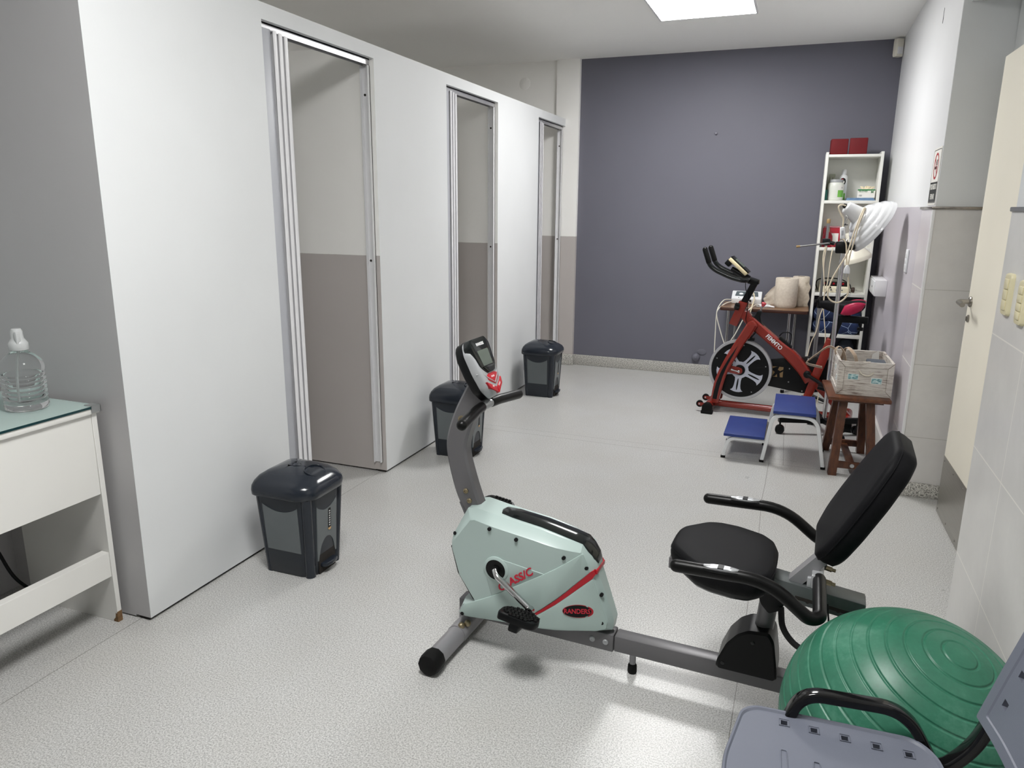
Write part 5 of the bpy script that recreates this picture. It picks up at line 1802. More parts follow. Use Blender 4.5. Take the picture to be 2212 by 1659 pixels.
# loose sheets
sh_ = MB()
rows = []
rng = random.Random(3)
for k in range(9):
    u = k / 8
    x = -0.085 - 0.150 * u
    y = 6.330 + 0.055 * u + 0.006 * math.sin(9 * u)
    top = ZT + 0.226 - 0.150 * u - 0.008 * math.sin(7 * u)
    rows.append([(x + 0.006 * math.sin(5 * q + 3 * u), y + 0.007 * math.sin(2.3 * q + 5 * u), ZT + 0.001 + (top - ZT - 0.001) * q / 6) for q in range(7)])
sh_.loft(rows, cap0=False, cap1=False, closed=False)
sh_.v = [v - Vector((-0.068, 6.235, ZT)) for v in sh_.v]
sh_.build('loose_sheet', m_tissue, roll1, angle=80)
sh_ = MB()
rows = []
for k in range(6):
    u = k / 5
    x = 0.070 + 0.036 * u
    y = 6.330 + 0.02 * u
    jag = 0.010 * math.sin(23 * u)
    rows.append([(x + (0.006 * math.sin(11 * q) if k == 5 else 0), y + 0.004 * math.sin(3 * q), ZT + 0.001 + (0.200 - 0.02 * u + jag) * q / 8) for q in range(9)])
sh_.loft(rows, cap0=False, cap1=False, closed=False)
sh_.v = [v - Vector((0.036, 6.385, ZT)) for v in sh_.v]
sh_.build('torn_sheet', m_tissue, roll2, angle=80)

# ================================================================== bookcase and what stands in it
m_melamine = mat('white_melamine', (226, 226, 220), 0.4, vary=0.015, scale=3)
SH = (0.32, 6.35, 0)
bc = thing('bookcase', 'narrow white open bookcase in the corner of the purple wall', 'bookcase', SH)
for x0 in (0.122, 0.497):
    sd_ = MB().prism(round_poly([(6.222, 0.0), (6.490, 0.0), (6.490, 1.847), (6.222, 1.847)], [0.0, 0.0, 0.0, 0.012], 4), x0, x0 + 0.020, M=Matrix(((0, 0, 1, 0), (1, 0, 0, 0), (0, 1, 0, 0), (0, 0, 0, 1))), bev=0.0015)
    loc_(sd_, 'side_panel', m_melamine, bc, SH)
for z1, tk in ((1.829, 0.019), (1.496, 0.023), (1.144, 0.023), (0.796, 0.024), (0.476, 0.027), (0.110, 0.022)):
    loc_(MB().box(0.1421, 0.4969, 6.2225, 6.483, z1 - tk, z1, bev=0.001), 'shelf_board', m_melamine, bc, SH)
loc_(MB().box(0.1421, 0.4969, 6.4835, 6.489, 0.797, 1.81), 'back_board', m_melamine, bc, SH, flat=True)

m_redfoam = mat('red_foam', (100, 4, 13), 0.7, vary=0.06, scale=30, bump=0.15, bscale=200)
for k, (x0, x1, rz_, lb) in enumerate(((0.147, 0.266, 2, 'red foam cube on top of the bookcase, beside the slightly taller one'), (0.279, 0.402, -3, 'slightly taller red foam cube on top of the bookcase, next to the corner'))):
    mb = MB().box(-(x1 - x0) / 2, (x1 - x0) / 2, -0.06, 0.06, 0, 0.112 + 0.004 * k, bev=0.006, seg=3)
    o = mb.build('foam_cube', m_redfoam)
    o.location = ((x0 + x1) / 2, 6.300, 1.8295)
    o.rotation_euler = (0, 0, math.radians(rz_))
    tag(o, lb, 'foam cube', 'red foam cubes')

Z1, Z2, Z3, Z4, Z5 = 1.4963, 1.1443, 0.7963, 0.4763, 0.1103
m_jar = mat('milky_plastic', (226, 228, 220), 0.35, vary=0.02, trans=0.15)
m_lid = mat('grey_lid', (150, 152, 154), 0.4, vary=0.03)
m_green = mat('lime_green_print', (112, 178, 74), 0.5, vary=0.03)
m_dgreen = mat('dark_green_print', (44, 120, 62), 0.5)


def shell_arc(r, a0, a1, z0, z1, n=14, t=0.0007):
    """a label that follows a round body"""
    mb = MB()
    rings = []
    for k in range(n + 1):
        a_ = math.radians(a0 + (a1 - a0) * k / n)
        c_, s_ = math.cos(a_), math.sin(a_)
        rings.append([(r * c_, r * s_, z0), ((r + t) * c_, (r + t) * s_, z0), ((r + t) * c_, (r + t) * s_, z1), (r * c_, r * s_, z1)])
    mb.loft(rings)
    return mb


jr = thing('cream_jar', 'big milky jar with a grey lid and a lime green label on the upper shelf', 'jar', (0.216, 6.300, Z1))
jb = MB().lathe([(0.050, 0), (0.055, 0.004), (0.0565, 0.02), (0.0565, 0.105), (0.054, 0.122), (0.046, 0.134)], 36).build('jar_body', m_jar, jr)
MB().lathe([(0.047, 0.132), (0.049, 0.134), (0.049, 0.150), (0.046, 0.154), (0.0005, 0.154)], 32).build('lid', m_lid, jr)
shell_arc(0.0567, -75, -20, 0.075, 0.108).build('label_top', m_paper, jr)
shell_arc(0.0567, -75, -20, 0.024, 0.0745).build('label_base', m_green, jr)
shell_arc(0.0575, -48, -40, 0.088, 0.097, 4).build('label_mark', m_lid, jr)
sp_b = thing('aerosol_bottle', 'slim white bottle with a black and red emblem standing behind the milky jar', 'bottle', (0.268, 6.400, Z1))
MB().lathe([(0.028, 0), (0.030, 0.004), (0.030, 0.165), (0.026, 0.182), (0.016, 0.194), (0.014, 0.198)], 28).build('bottle_body', m_unit, sp_b)
MB().lathe([(0.0165, 0.197), (0.017, 0.20), (0.016, 0.225), (0.012, 0.232), (0.0005, 0.233)], 22).build('cap', m_unit, sp_b)
em = MB()
for k in range(1):
    rings = []
    for q in range(15):
        u = -1 + 2 * q / 14
        a_ = math.radians(-100 + 42 * u)
        hh = 0.027 * math.sqrt(max(0.0, 1 - u * u)) + 0.0005
        c_, s_ = math.cos(a_), math.sin(a_)
        rings.append([(0.0301 * c_, 0.0301 * s_, 0.142 - hh), (0.0307 * c_, 0.0307 * s_, 0.142 - hh), (0.0307 * c_, 0.0307 * s_, 0.142 + hh), (0.0301 * c_, 0.0301 * s_, 0.142 + hh)])
    em.loft(rings)
emo = em.build('emblem', m_black, sp_b)
shell_arc(0.0308, -120, -95, 0.150, 0.162, 5).build('emblem_red', m_red, emo)
shell_arc(0.0308, -100, -78, 0.130, 0.146, 5).build('emblem_white', m_paper, emo)
shell_arc(0.0303, -95, -50, 0.006, 0.055, 8).build('green_band', m_green, sp_b)
tl = MB().box(0.1435, 0.1600, 6.26, 6.40, Z1, Z1 + 0.078, bev=0.002)
tag(tl.build('teal_box', mat('teal_card', (28, 96, 86), 0.5), loc=(0.152, 6.33, Z1)), 'narrow teal box at the end of the upper shelf beside the jar', 'box')
m_pale = mat('pale_olive_plastic', (172, 174, 154), 0.3, vary=0.03, trans=0.3)
og = thing('trigger_spray', 'pale olive trigger spray bottle at the back of the upper shelf behind the jar', 'bottle', (0.178, 6.425, Z1))
MB().lathe([(0.026, 0), (0.028, 0.004), (0.028, 0.12), (0.018, 0.15), (0.012, 0.16), (0.012, 0.175)], 24).build('bottle_body', m_pale, og)
tg = MB().box(-0.014, 0.030, -0.010, 0.010, 0.172, 0.200, bev=0.004).box(0.014, 0.022, -0.006, 0.006, 0.140, 0.174, bev=0.002)
tg.build('trigger_head', m_pale, og)
m_cloth_blue = mat('steel_blue_cloth', (112, 142, 176), 0.85, vary=0.12, scale=25, bump=0.3, bscale=120)
cb_ = MB()
for k in range(3):
    z0 = Z1 + 0.0002 + 0.0062 * k
    cb_.prism(round_poly([(0.292 + 0.004 * k, 6.250 + 0.006 * k), (0.494 - 0.006 * k, 6.245 + 0.004 * k), (0.490, 6.385), (0.300, 6.390)], 0.012, 3), z0, z0 + 0.006, bev=0.0022)
tag(cb_.build('folded_cloth', m_cloth_blue, loc=(0.39, 6.32, Z1)), 'folded steel blue cloth lying under the glove box', 'cloth')
gb = thing('glove_box', 'white and green box of gloves on the folded blue cloth', 'box', (0.428, 6.305, Z1 + 0.0190), 0)
MB().box(-0.060, 0.060, -0.045, 0.045, 0, 0.064, bev=0.001, seg=1).build('carton', m_paper, gb)
MB().box(-0.060, 0.060, -0.0457, -0.0451, 0.053, 0.0625).build('green_band', m_dgreen, gb, flat=True)
MB().text('GLOVES', 0.0165, T(-0.022, -0.0458, 0.047) @ RX(90), 0.0003, offset=0.0003).build('lettering', m_dgreen, gb)
MB().text('M', 0.024, T(0.040, -0.0458, 0.042) @ RX(90), 0.0003, offset=0.0003).build('lettering', m_dgreen, gb)
MB().text('100', 0.016, T(-0.040, -0.0458, 0.016) @ RX(90), 0.0003).build('lettering', m_gear, gb)
m_latex = mat('cream_latex', (222, 208, 178), 0.5, vary=0.05)
gl = MB()
for k, (x, y, l, a_) in enumerate(((-0.020, 0.0, 0.030, -35), (-0.008, 0.004, 0.036, 18), (0.004, -0.003, 0.030, 40), (0.018, 0.0, 0.034, -15), (0.030, 0.002, 0.026, 50))):
    gl.tube([(x, y, 0.060), (x + l * 0.5 * math.sin(math.radians(a_)), y, 0.064 + l * 0.45), (x + l * math.sin(math.radians(a_)) * 1.3, y + 0.004, 0.064 + l * 0.62)], [0.011, 0.009, 0.004], 8)
gl.build('glove_tuft', m_latex, gb)

sb = thing('sharps_box', 'red box with a white label on the second shelf behind the clear flask', 'box', (0.222, 6.375, Z2))
MB().box(-0.062, 0.062, -0.05, 0.05, 0, 0.145, bev=0.004).build('container', mat('red_polypropylene', (168, 22, 42), 0.4), sb)
MB().box(-0.058, 0.058, -0.046, 0.046, 0.1452, 0.158, bev=0.004).build('lid', mat('clear_red_lid', (214, 150, 158), 0.3, trans=0.3), sb)
MB().box(-0.005, 0.050, -0.0508, -0.0502, 0.035, 0.105).build('label', m_paper, sb, flat=True)
m_clear, nt, b = new_mat('clear_plastic', 0.08)
b.inputs['Base Color'].default_value = (0.95, 0.97, 0.97, 1)
b.inputs['Transmission Weight'].default_value = 1.0
b.inputs['IOR'].default_value = 1.12
fl_ = thing('clear_flask', 'clear round-shouldered flask with a brass neck on the second shelf', 'bottle', (0.193, 6.275, Z2))
MB().lathe([(0.036, 0), (0.038, 0.004), (0.038, 0.060), (0.036, 0.085), (0.024, 0.108), (0.012, 0.116)], 28).build('flask_body', m_clear, fl_)
MB().lathe([(0.012, 0.114), (0.013, 0.118), (0.013, 0.140), (0.011, 0.146)], 18).build('brass_neck', m_goldlab, fl_)
MB().lathe([(0.009, 0.146), (0.009, 0.168), (0.004, 0.172)], 16).build('spout', m_clear, fl_)
tr_ = MB().lathe([(0.010, -0.010), (0.026, -0.010), (0.026, 0.010), (0.010, 0.010)], 26, cap0=False, cap1=False, M=RX(90))
tro = tr_.build('tape_roll', m_paper)
tro.location = (0.297, 6.270, Z2 + 0.0262)
MB().lathe([(0.0100, -0.0101), (0.0100, 0.0101), (0.0005, 0.0101)], 22, M=RX(90), cap1=False).build('red_core', m_red, tro)
tag(tro, 'white tape roll with a red core standing on the second shelf behind the lamp clamp', 'tape')

st_ = thing('stimulator', 'cream muscle stimulator with a dark knob panel on the third shelf', 'medical device', (0.278, 6.345, Z3))
MB().prism(round_poly([(-0.070, 0.0), (0.070, 0.0), (0.070, 0.075), (0.020, 0.078), (-0.058, 0.046), (-0.070, 0.040)], 0.006, 3), -0.108, 0.108, M=Mu, bev=0.005).build('case', mat('cream_abs', (222, 214, 190), 0.45, vary=0.02), st_)
Mp3 = frame((0, -0.020, 0.0625), (1, 0, 0), (0, 0.078, 0.032))
pn = MB().box(-0.095, 0.095, -0.036, 0.038, -0.002, 0.0018, M=Mp3).build('knob_panel', m_black, st_)
for k in range(5):
    MB().lathe([(0.008, 0.001), (0.007, 0.012), (0.0005, 0.0125)], 14, M=Mp3 @ T(-0.070 + 0.034 * k, -0.008 + 0.01 * (k % 2), 0)).build('knob', m_gear if k % 2 else m_red, pn)
for k in range(4):
    MB().lathe([(0.005, 0), (0.005, 0.006)], 10, M=T(-0.060 + 0.04 * k, -0.0695, 0.020) @ RX(90)).build('socket', m_gear, st_)
pcd = MB().tube(spline([(0.160, 6.435, Z3 + 0.012), (0.148, 6.38, Z3 + 0.055), (0.168, 6.40, Z3 + 0.090), (0.250, 6.43, Z3 + 0.098), (0.330, 6.43, Z3 + 0.092), (0.392, 6.40, Z3 + 0.060), (0.404, 6.33, Z3 + 0.030)], 8), 0.0042, 8)
pco = pcd.build('power_cord', m_black, loc=(0.16, 6.435, Z3))
pl_ = MB().lathe([(0.010, -0.014), (0.019, -0.010), (0.021, 0.0), (0.021, 0.008), (0.017, 0.012), (0.0005, 0.012)], 20, M=T(0.417 - 0.16, 6.300 - 6.435, 0.024) @ RY(90))
pl_.build('plug', mat('dark_brown_bakelite', (52, 34, 26), 0.35), pco)
for k in (-1, 1):
    MB().cyl((0.428 - 0.16, 6.300 - 6.435 + 0.006 * k, 0.024), (0.446 - 0.16, 6.300 - 6.435 + 0.006 * k, 0.024), 0.0023, 8).build('pin', m_chrome, pco)
tag(pco, 'black mains cord with a brown round plug curled round the cream stimulator', 'cord')
cord('black_lead', 'black lead drooping in a loop over the front edge of the third shelf', [(0.255, 6.276, Z3 + 0.034), (0.250, 6.235, Z3 + 0.045), (0.225, 6.205, Z3 + 0.005), (0.212, 6.205, Z3 - 0.020), (0.235, 6.205, Z3 - 0.045), (0.300, 6.205, Z3 - 0.040), (0.36, 6.205, Z3 - 0.010), (0.385, 6.215, Z3 + 0.012), (0.398, 6.26, Z3 + 0.006)], 0.0038, m_black)

# patterned pillows: navy with thin white lines
m_navycloth, nt, b = new_mat('navy_patterned_cloth', 0.8)
vec, X_, Y_, Z_ = sep_xyz(nt)
mp = nt.nodes.new('ShaderNodeMapping')
mp.inputs['Scale'].default_value = (9, 9, 9)
nt.links.new(vec, mp.inputs['Vector'])
vo = nt.nodes.new('ShaderNodeTexVoronoi')
vo.feature = 'DISTANCE_TO_EDGE'
vo.inputs['Scale'].default_value = 1.4
nt.links.new(mp.outputs['Vector'], vo.inputs['Vector'])
ln = math_node(nt, 'LESS_THAN', vo.outputs['Distance'], 0.022)
cn = noise(nt, vec, 14.0, 3.0)
nt.links.new(mix_col(nt, ln, ramp(nt, cn, [(0.3, lin((14, 26, 54))), (0.7, lin((22, 44, 88)))]), lin((150, 168, 196))), b.inputs['Base Color'])
for k, (z0, lb) in enumerate(((Z4, 'navy cushion with white line pattern, lower one of the two in the bookcase'), (Z4 + 0.100, 'navy cushion with white line pattern, upper one of the two in the bookcase'))):
    mb = MB()
    secs = []
    for q in range(9):
        a_ = PI * q / 8
        kx = 0.80 + 0.20 * math.sin(a_)
        z = z0 + 0.050 - 0.050 * math.cos(a_)
        secs.append([(0.3195 + x * kx, 6.345 + y * kx, z) for x, y in round_poly(rect(0.345, 0.235), 0.03, 4)])
    mb.loft(secs)
    tag(mb.build('cushion', m_navycloth, loc=(0.3195, 6.345, z0), angle=80), lb, 'cushion', 'navy cushions in the bookcase')
bg = MB()
secs = []
for z, k in ((Z5, 0.9), (Z5 + 0.05, 1.0), (Z5 + 0.18, 0.95), (Z5 + 0.27, 0.7), (Z5 + 0.315, 0.35), (Z5 + 0.325, 0.1)):
    secs.append([(0.385 + x * k * 0.9 + 0.03 * (z - Z5) / 0.3, 6.345 + y * (0.6 + 0.4 * k), z) for x, y in round_poly(rect(0.18, 0.20), 0.04, 4)])
bg.loft(secs)
tag(bg.build('dark_bag', mat('dark_slate_cloth', (26, 34, 46), 0.7, vary=0.15, scale=30), loc=(0.395, 6.345, Z5), angle=70), 'slumped dark bag on the lowest shelf of the bookcase', 'bag')

# ================================================================== infrared lamp on its wheeled stand
m_enamel = mat('white_enamel', (210, 211, 213), 0.16, vary=0.01, coat=0.3)
m_cordc = mat('cream_flex', (214, 202, 178), 0.5, vary=0.03)
LA = (0.250, 5.0, 0)
la = thing('infrared_lamp', 'infrared lamp with a ribbed white enamel shade on a chrome pole with black casters', 'lamp', LA)
rectsec = rect(0.032, 0.032)
for k, (ex, ey) in enumerate(((-0.275, -0.085), (0.215, 0.085), (-0.075, 0.235), (0.100, -0.190))):
    a_ = MB().tube([(0, 0, 0.094), (ex, ey, 0.094)], 1.0, section=rectsec, upv=(0, 0, 1))
    ao = a_.build('base_arm', m_black, la, angle=30)
    L_ = math.hypot(ex, ey)
    kx, ky = ex * (1 - 0.012 / L_), ey * (1 - 0.012 / L_)
    cs_ = MB().cyl((kx, ky, 0.048), (kx, ky, 0.080), 0.006, 10)
    cs_.prism(round_poly([(-0.020, 0.030), (0.018, 0.030), (0.010, 0.054), (-0.012, 0.054)], 0.005, 2), -0.012, 0.012, M=T(kx, ky, 0) @ RZ(35 * k) @ M_SZ)
    for q in (-1, 1):
        cs_.lathe([(0.012, -0.009), (0.0275, -0.009), (0.029, -0.006), (0.029, 0.006), (0.0275, 0.009), (0.012, 0.009)], 20, M=T(kx, ky, 0.029) @ RZ(35 * k) @ T(0, q * 0.012, 0) @ RX(90))
    cs_.build('caster', m_black, ao)
MB().cyl((0, 0, 0.075), (0, 0, 1.22), 0.0135, 18).build('pole', m_chrome, la)
MB().cyl((-0.004, -0.005, 1.18), (-0.004, -0.005, 1.37), 0.0065, 12).build('upper_rod', m_chrome, la)
cl = MB().box(-0.045, 0.032, -0.030, 0.022, 1.165, 1.235, bev=0.008).cyl((0.02, -0.02, 1.20), (0.060, -0.035, 1.205), 0.016, 12)
cl.build('pole_clamp', m_black, la)
brk = MB().tube(fillet([(-0.004, -0.005, 1.34), (-0.002, -0.012, 1.385), (0.022, -0.004, 1.398)], 0.01, 4), 0.0075, 10)
brk.ball((0.0, -0.012, 1.386), 0.011)
brk.build('tilt_joint', m_chrome, la)
ax_ = Vector((0.82, 0.20, -0.56)).normalized()
Msh = ax_.to_track_quat('Z', 'X').to_matrix().to_4x4()
Msh.translation = Vector((-0.010, -0.002, 1.443))
prof = [(0.022, -0.004), (0.034, 0.0), (0.037, 0.006), (0.042, 0.030), (0.050, 0.075), (0.055, 0.088), (0.056, 0.091), (0.074, 0.095), (0.088, 0.103), (0.096, 0.112), (0.098, 0.119), (0.101, 0.123), (0.116, 0.127), (0.126, 0.136), (0.131, 0.146), (0.133, 0.151), (0.144, 0.155), (0.153, 0.164), (0.158, 0.174), (0.160, 0.180), (0.167, 0.185), (0.171, 0.194), (0.173, 0.205), (0.177, 0.209), (0.177, 0.213), (0.172, 0.213), (0.166, 0.198), (0.150, 0.174), (0.122, 0.146), (0.095, 0.124), (0.07, 0.102), (0.05, 0.095)]
shd = MB().lathe(prof, 56, M=Msh)
shd.build('shade', m_enamel, la, angle=50)
MB().lathe([(0.012, -0.020), (0.015, -0.004), (0.016, 0.0)], 16, M=Msh).build('cable_gland', m_black, la)
sw = MB().box(-0.014, 0.014, -0.009, 0.009, -0.036, 0.036, bev=0.008, seg=3, M=T(-0.016, -0.038, 1.288) @ RY(-6))
swo = sw.build('flex_switch', m_unit, la)
MB().box(-0.006, 0.006, -0.0105, -0.008, -0.014, 0.016, bev=0.001, M=T(-0.016, -0.038, 1.288) @ RY(-6)).build('rocker', m_pvc_grey, swo)
MB().tube([(-0.022, -0.032, 1.337), (0.010, -0.02, 1.337)], 0.0028, 6).build('cable_tie', m_black, la)


def lcord(pts, r=0.0042):
    MB().tube(spline([Vector(p) - Vector(LA) for p in pts], 8), r, 8).build('flex', m_cordc, la)


lcord([(0.236, 4.985, 1.450), (0.212, 4.972, 1.455), (0.197, 4.97, 1.439), (0.216, 4.968, 1.396), (0.231, 4.966, 1.370), (0.233, 4.963, 1.322)])
lcord([(0.240, 4.958, 1.256), (0.260, 4.952, 1.226), (0.269, 4.95, 1.163), (0.276, 4.95, 1.105), (0.275, 4.946, 1.090)])
lcord([(0.372, 5.04, 1.400), (0.340, 4.975, 1.437), (0.326, 4.935, 1.408), (0.309, 4.92, 1.350), (0.293, 4.92, 1.280), (0.271, 4.93, 1.169), (0.235, 4.94, 1.086), (0.202, 4.945, 1.005), (0.187, 4.948, 0.93), (0.195, 4.95, 0.895), (0.222, 4.95, 0.872), (0.258, 4.95, 0.870), (0.292, 4.95, 0.902), (0.304, 4.95, 0.945), (0.296, 4.95, 1.009), (0.284, 4.948, 1.055)], 0.005)
lcord([(0.376, 5.045, 1.398), (0.346, 4.985, 1.430), (0.331, 4.945, 1.395), (0.316, 4.928, 1.335), (0.303, 4.93, 1.25), (0.289, 4.94, 1.16), (0.283, 4.946, 1.09)])
pg = MB().prism(round_poly([(-0.016, -0.022), (0.020, -0.022), (0.018, 0.010), (0.008, 0.030), (-0.004, 0.030), (-0.014, 0.008)], 0.006, 3), -0.013, 0.013, M=T(0.278 - 0.25, 4.93 - 5.0, 1.070) @ Matrix(((1, 0, 0, 0), (0, 0, -1, 0), (0, 1, 0, 0), (0, 0, 0, 1))), bev=0.005)
pgo = pg.build('mains_plug', m_unit, la)
for k in (-0.006, 0.010):
    MB().box(0.028 + k - 0.0025, 0.028 + k + 0.0025, -0.071, -0.069, 1.026, 1.050).build('pin', m_chrome, pgo, flat=True)

# ================================================================== second lamp: grey stand, side rod, cream cone
LB = (0.178, 5.9, 0)
lb = thing('reading_lamp', 'cream cone lamp hung on a grey pole with a sideways rod, behind the infrared lamp', 'lamp', LB)
m_greypole = mat('grey_zinc_pole', (150, 150, 150), 0.3, 0.8, vary=0.05)
for k in range(3):
    a_ = math.radians(90 + 120 * k)
    MB().tube([(0, 0, 0.05), (0.12 * math.cos(a_), 0.12 * math.sin(a_), 0.02), (0.14 * math.cos(a_), 0.14 * math.sin(a_), 0.010)], [0.012, 0.010, 0.010], 10).build('base_leg', m_black, lb)
MB().cyl((0, 0, 0.03), (0, 0, 0.78), 0.0150, 16).build('lower_pole', m_greypole, lb)
MB().cyl((0, 0, 0.76), (0.0, 0, 1.345), 0.0098, 14).build('upper_pole', m_greypole, lb)
MB().lathe([(0.0125, 1.33), (0.0135, 1.335), (0.0135, 1.356), (0.010, 1.362), (0.0005, 1.363)], 14).build('brass_cap', m_goldlab, lb)
kl = MB().lathe([(0.0165, 0.715), (0.0205, 0.72), (0.0205, 0.775), (0.0165, 0.785), (0.012, 0.80)], 16)
kl.tube([(0, 0, 0.765), (-0.035, -0.018, 0.768)], [0.008, 0.012], 10)
kl.build('height_collar', m_black, lb)
kc = MB().box(-0.028, 0.026, -0.022, 0.024, 1.175, 1.222, bev=0.008).cyl((0.015, -0.01, 1.195), (0.055, -0.02, 1.188), 0.013, 12)
kc.build('rod_clamp', m_black, lb)
MB().tube([(-0.190, -0.020, 1.161), (0.0, -0.020, 1.188), (0.140, -0.010, 1.205)], 0.0068, 12).build('side_rod', m_greypole, lb)
MB().lathe([(0.0085, -0.014), (0.0085, 0.010), (0.007, 0.012)], 12, M=T(-0.188, -0.020, 1.1613) @ RY(82)).build('rod_tip', m_goldlab, lb)
axb = Vector((0.32, 0.06, -0.95)).normalized()
Mcb = axb.to_track_quat('Z', 'X').to_matrix().to_4x4()
Mcb.translation = Vector((0.147, 0.01, 1.255))
MB().lathe([(0.024, -0.01), (0.028, 0.0), (0.030, 0.050), (0.036, 0.066), (0.072, 0.120), (0.106, 0.168), (0.110, 0.176), (0.108, 0.200), (0.104, 0.200), (0.102, 0.178), (0.07, 0.125), (0.034, 0.070)], 44, M=Mcb).build('cone_shade', mat('cream_enamel', (222, 218, 202), 0.3, vary=0.015), lb)
MB().tube(fillet([(0.130, -0.005, 1.205), (0.145, 0.0, 1.225), (0.152, 0.005, 1.25)], 0.01, 4), 0.009, 10).build('shade_joint', m_steel_dull, lb)


def lcord2(pts, r=0.0036):
    MB().tube(spline([Vector(p) - Vector(LB) for p in pts], 8), r, 8).build('flex', m_cordc, lb)


lcord2([(0.172, 5.87, 1.165), (0.166, 5.86, 1.08), (0.183, 5.85, 0.959), (0.199, 5.85, 0.840), (0.200, 5.85, 0.733), (0.184, 5.85, 0.651), (0.172, 5.85, 0.544), (0.143, 5.85, 0.452), (0.125, 5.84, 0.30), (0.12, 5.83, 0.10), (0.15, 5.80, 0.006)])
lcord2([(0.225, 5.87, 1.165), (0.217, 5.855, 1.080), (0.212, 5.85, 0.901), (0.200, 5.85, 0.801), (0.204, 5.85, 0.721), (0.224, 5.85, 0.601), (0.238, 5.85, 0.512), (0.241, 5.85, 0.430), (0.24, 5.84, 0.2), (0.23, 5.82, 0.006)])
lcord2([(0.180, 5.868, 1.170), (0.176, 5.862, 1.05), (0.192, 5.856, 0.90), (0.204, 5.852, 0.82)])
# ================================================================== things fixed to the walls
m_sensor = mat('ivory_sensor_plastic', (218, 214, 202), 0.45, vary=0.02)
sn = thing('motion_sensor', 'small ivory motion sensor high in the corner between the purple and white walls', 'motion sensor', (0.535, 6.44, 2.585))
MB().loft([[(x * k, y, z) for x, y in round_poly([(-0.032, -0.030), (0.032, -0.030), (0.030, 0.012), (-0.030, 0.012)], 0.010, 3)] for z, k in ((-0.062, 0.86), (-0.050, 1.0), (0.040, 1.02), (0.060, 0.92))], M=RZ(35)).build('housing', m_sensor, sn)
MB().box(-0.022, 0.022, -0.0335, -0.029, -0.045, 0.004, bev=0.002, M=RZ(35)).build('lens', m_pvc, sn)
MB().tube([(0.0, 0.0, 0.03), (0.042, 0.045, 0.035)], 0.009, 10).build('bracket', m_sensor, sn)

# no-smoking sign
sg = thing('no_smoking_sign', 'white no-smoking sign with a red ring and black text block beside the door recess', 'sign', (0.5795, 4.17, 1.585))
Msg = Matrix(((0, 0, -1, 0), (-1, 0, 0, 0), (0, 1, 0, 0), (0, 0, 0, 1)))      # x of the sign runs towards the camera, y up, z into the room
W2, H2 = 0.113, 0.134
so_ = MB().prism(round_poly(rect(2 * W2, 2 * H2), 0.006, 3), 0.0, 0.002, M=Msg).build('plate', m_paper, sg, flat=True)
bd_ = MB()
bw = 0.0028
outl = round_poly(rect(2 * W2 - 0.018, 2 * H2 - 0.018), 0.012, 4)
inl = round_poly(rect(2 * W2 - 0.018 - 2 * bw, 2 * H2 - 0.018 - 2 * bw), 0.010, 4)
bd_.loft([[(x, y, 0.0021) for x, y in outl], [(x, y, 0.0024) for x, y in outl], [(x, y, 0.0024) for x, y in inl], [(x, y, 0.0021) for x, y in inl]], cap0=False, cap1=False, M=Msg)
bd_.build('border', m_black, sg, flat=True)
MB().prism(rect(2 * W2 - 0.024, 0.094), 0.0021, 0.0026, M=Msg @ T(0, -0.074, 0)).build('text_block', m_black, so_, flat=True)
tx = MB().text('PROHIBIDO', 0.036, Msg @ T(0, -0.050, 0.0028), 0.0003, offset=0.0006, sx=0.95)
tx.text('FUMAR', 0.036, Msg @ T(0, -0.096, 0.0028), 0.0003, offset=0.0006, sx=1.0)
tx.build('lettering', m_paper, so_)
rg = MB()
n_ = 48
rg.loft([[(0.062 * math.cos(2 * PI * k / n_), 0.048 + 0.062 * math.sin(2 * PI * k / n_), z) for k in range(n_)] for z in (0.0021, 0.0030)] + [[(0.052 * math.cos(2 * PI * k / n_), 0.048 + 0.052 * math.sin(2 * PI * k / n_), z) for k in range(n_)] for z in (0.0030, 0.0021)], cap0=False, cap1=False, M=Msg)
rg.prism(rect(0.108, 0.0095), 0.0025, 0.0031, M=Msg @ T(0, 0.048, 0) @ RZ(-45))
rg.build('red_ring', m_red, so_, flat=True)
cg = MB().prism(rect(0.066, 0.013), 0.0021, 0.0024, M=Msg @ T(-0.004, 0.040, 0))
cg.tube([Msg @ Vector(p) for p in ((0.026, 0.052, 0.0024), (0.020, 0.066, 0.0024), (0.030, 0.076, 0.0024))], 0.0022, 6)
cg.build('cigarette', m_black, so_, flat=True)

# wall plate and surface box on the lilac wall
pl_ = thing('wall_plate', 'slim white wall plate on the lilac wall beside the infrared lamp shadow', 'switch', (0.580, 4.755, 1.145))
MB().box(-0.010, 0.0, -0.038, 0.038, -0.064, 0.064, bev=0.004).build('cover', m_unit, pl_)
for k in range(3):
    MB().box(-0.0125, -0.009, -0.020, 0.020, -0.045 + 0.031 * k, -0.018 + 0.031 * k, bev=0.001).build('key', m_pvc, pl_)
ob_ = thing('surface_socket', 'boxy white surface socket with a flap on the lilac wall over the stool', 'socket', (0.580, 5.80, 0.905))
MB().box(-0.075, -0.0005, -0.20, 0.20, -0.055, 0.055, bev=0.003).build('box', m_pvc, ob_)
MB().box(-0.080, -0.0752, -0.19, 0.02, -0.045, 0.045, bev=0.002).build('flap', m_unit, ob_)
MB().box(-0.0790, -0.0752, 0.035, 0.185, -0.045, 0.045, bev=0.002).build('flap', m_unit, ob_)
MB().box(-0.0812, -0.0801, -0.06, -0.045, -0.006, 0.006).build('catch', m_gap, ob_, flat=True)

# cream switch plates on the near tiled wall
m_bakelite = mat('cream_switch_plastic', (214, 206, 172), 0.35, vary=0.03)


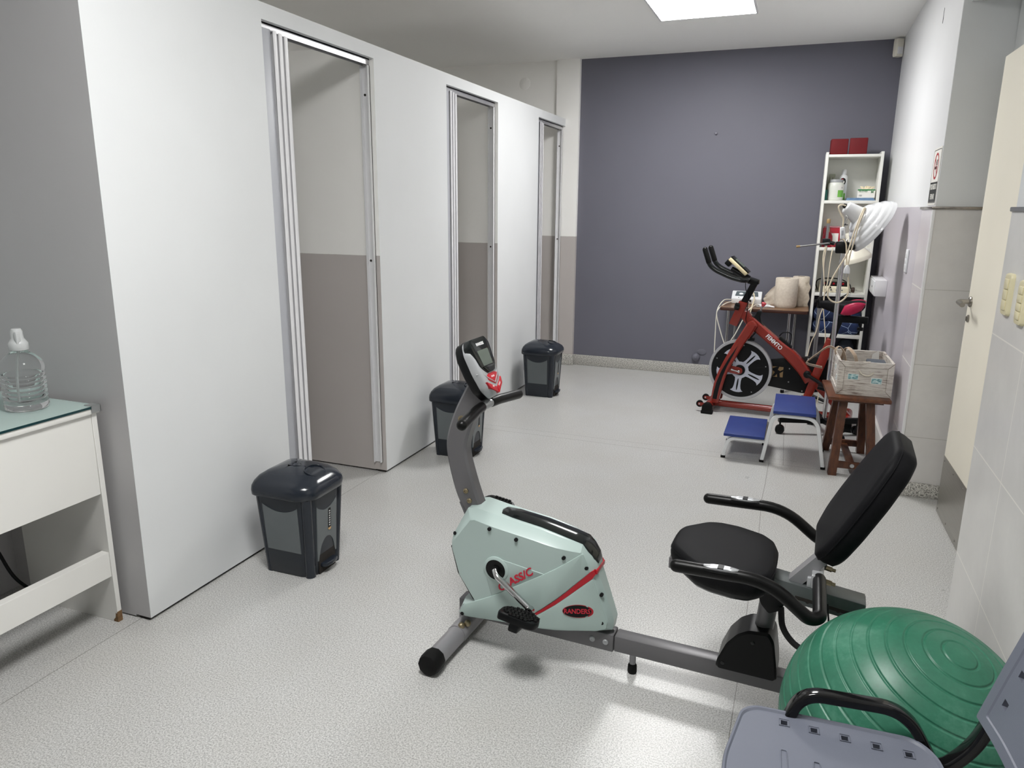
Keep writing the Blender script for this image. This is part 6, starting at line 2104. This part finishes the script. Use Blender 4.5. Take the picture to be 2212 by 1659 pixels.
def switch_plate(label, y, z, n):
    t = thing('light_switch', label, 'light switch', (0.612, y, z), 0, 'cream switch plates by the door')
    pl = MB()
    pl.loft([[(-d_, a_ * k, b_ * k) for a_, b_ in round_poly(rect(0.074, 0.128), 0.014, 4)] for d_, k in ((0.0, 1.0), (0.006, 1.0), (0.011, 0.95), (0.012, 0.86))])
    pl.build('plate', m_bakelite, t)
    for k in range(n):
        h_ = 0.096 / n
        z0 = -0.048 + k * h_
        MB().box(-0.0155, -0.011, -0.022, 0.022, z0 + 0.001, z0 + h_ - 0.001, bev=0.002).build('rocker', m_bakelite, t)
    return t


switch_plate('cream switch plate on the grey tiles, the one nearer the door', 2.640, 1.175, 3)
switch_plate('cream switch plate on the grey tiles, the one further from the door', 2.475, 1.168, 4)

# small things on the purple wall and behind the partition
hk = thing('wall_hook', 'small painted screw hook on the purple wall at head height', 'hook', (-0.724, 6.4995, 2.027))
MB().lathe([(0.013, 0), (0.013, 0.006), (0.009, 0.010), (0.007, 0.022), (0.0005, 0.024)], 18, M=RX(90)).build('stud', mat('painted_metal', (124, 123, 134), 0.4), hk)
cp_ = thing('pipe_cap', 'painted round pipe cap low on the purple wall behind the flywheel', 'pipe cap', (-0.765, 6.4995, 0.155))
MB().lathe([(0.036, 0), (0.035, 0.012), (0.028, 0.024), (0.016, 0.031), (0.006, 0.033), (0.006, 0.040), (0.0005, 0.041)], 28, M=RX(90)).build('cap', m_purple, cp_)
MB().ball((0.048, -0.003, 0.050), 0.040, 0.004, 0.026).build('plaster_patch', m_purple, cp_)
vd = thing('vent_cover', 'round painted vent cover high on the white wall behind the partition', 'vent', (-2.395, 6.4895, 2.487))
MB().lathe([(0.050, 0), (0.050, 0.003), (0.047, 0.005), (0.0005, 0.0055)], 36, M=RX(90)).build('cover', mat('white_vent_paint', (246, 245, 242), 0.55, vary=0.02), vd)
ck = MB().prism([(0.0, 0.0), (0.006, 0.02), (0.003, 0.045), (0.007, 0.07), (0.002, 0.075), (-0.004, 0.03), (-0.006, 0.004)], 0, 0.001, M=T(0.5798, 4.62, 2.36) @ Matrix(((0, 0, -1, 0), (-1, 0, 0, 0), (0, 1, 0, 0), (0, 0, 0, 1))))
tag(ck.build('wall_chip', m_gap, loc=(0.5798, 4.62, 2.36), flat=True), 'small dark chip in the paint high on the white wall above the sign', 'paint chip')
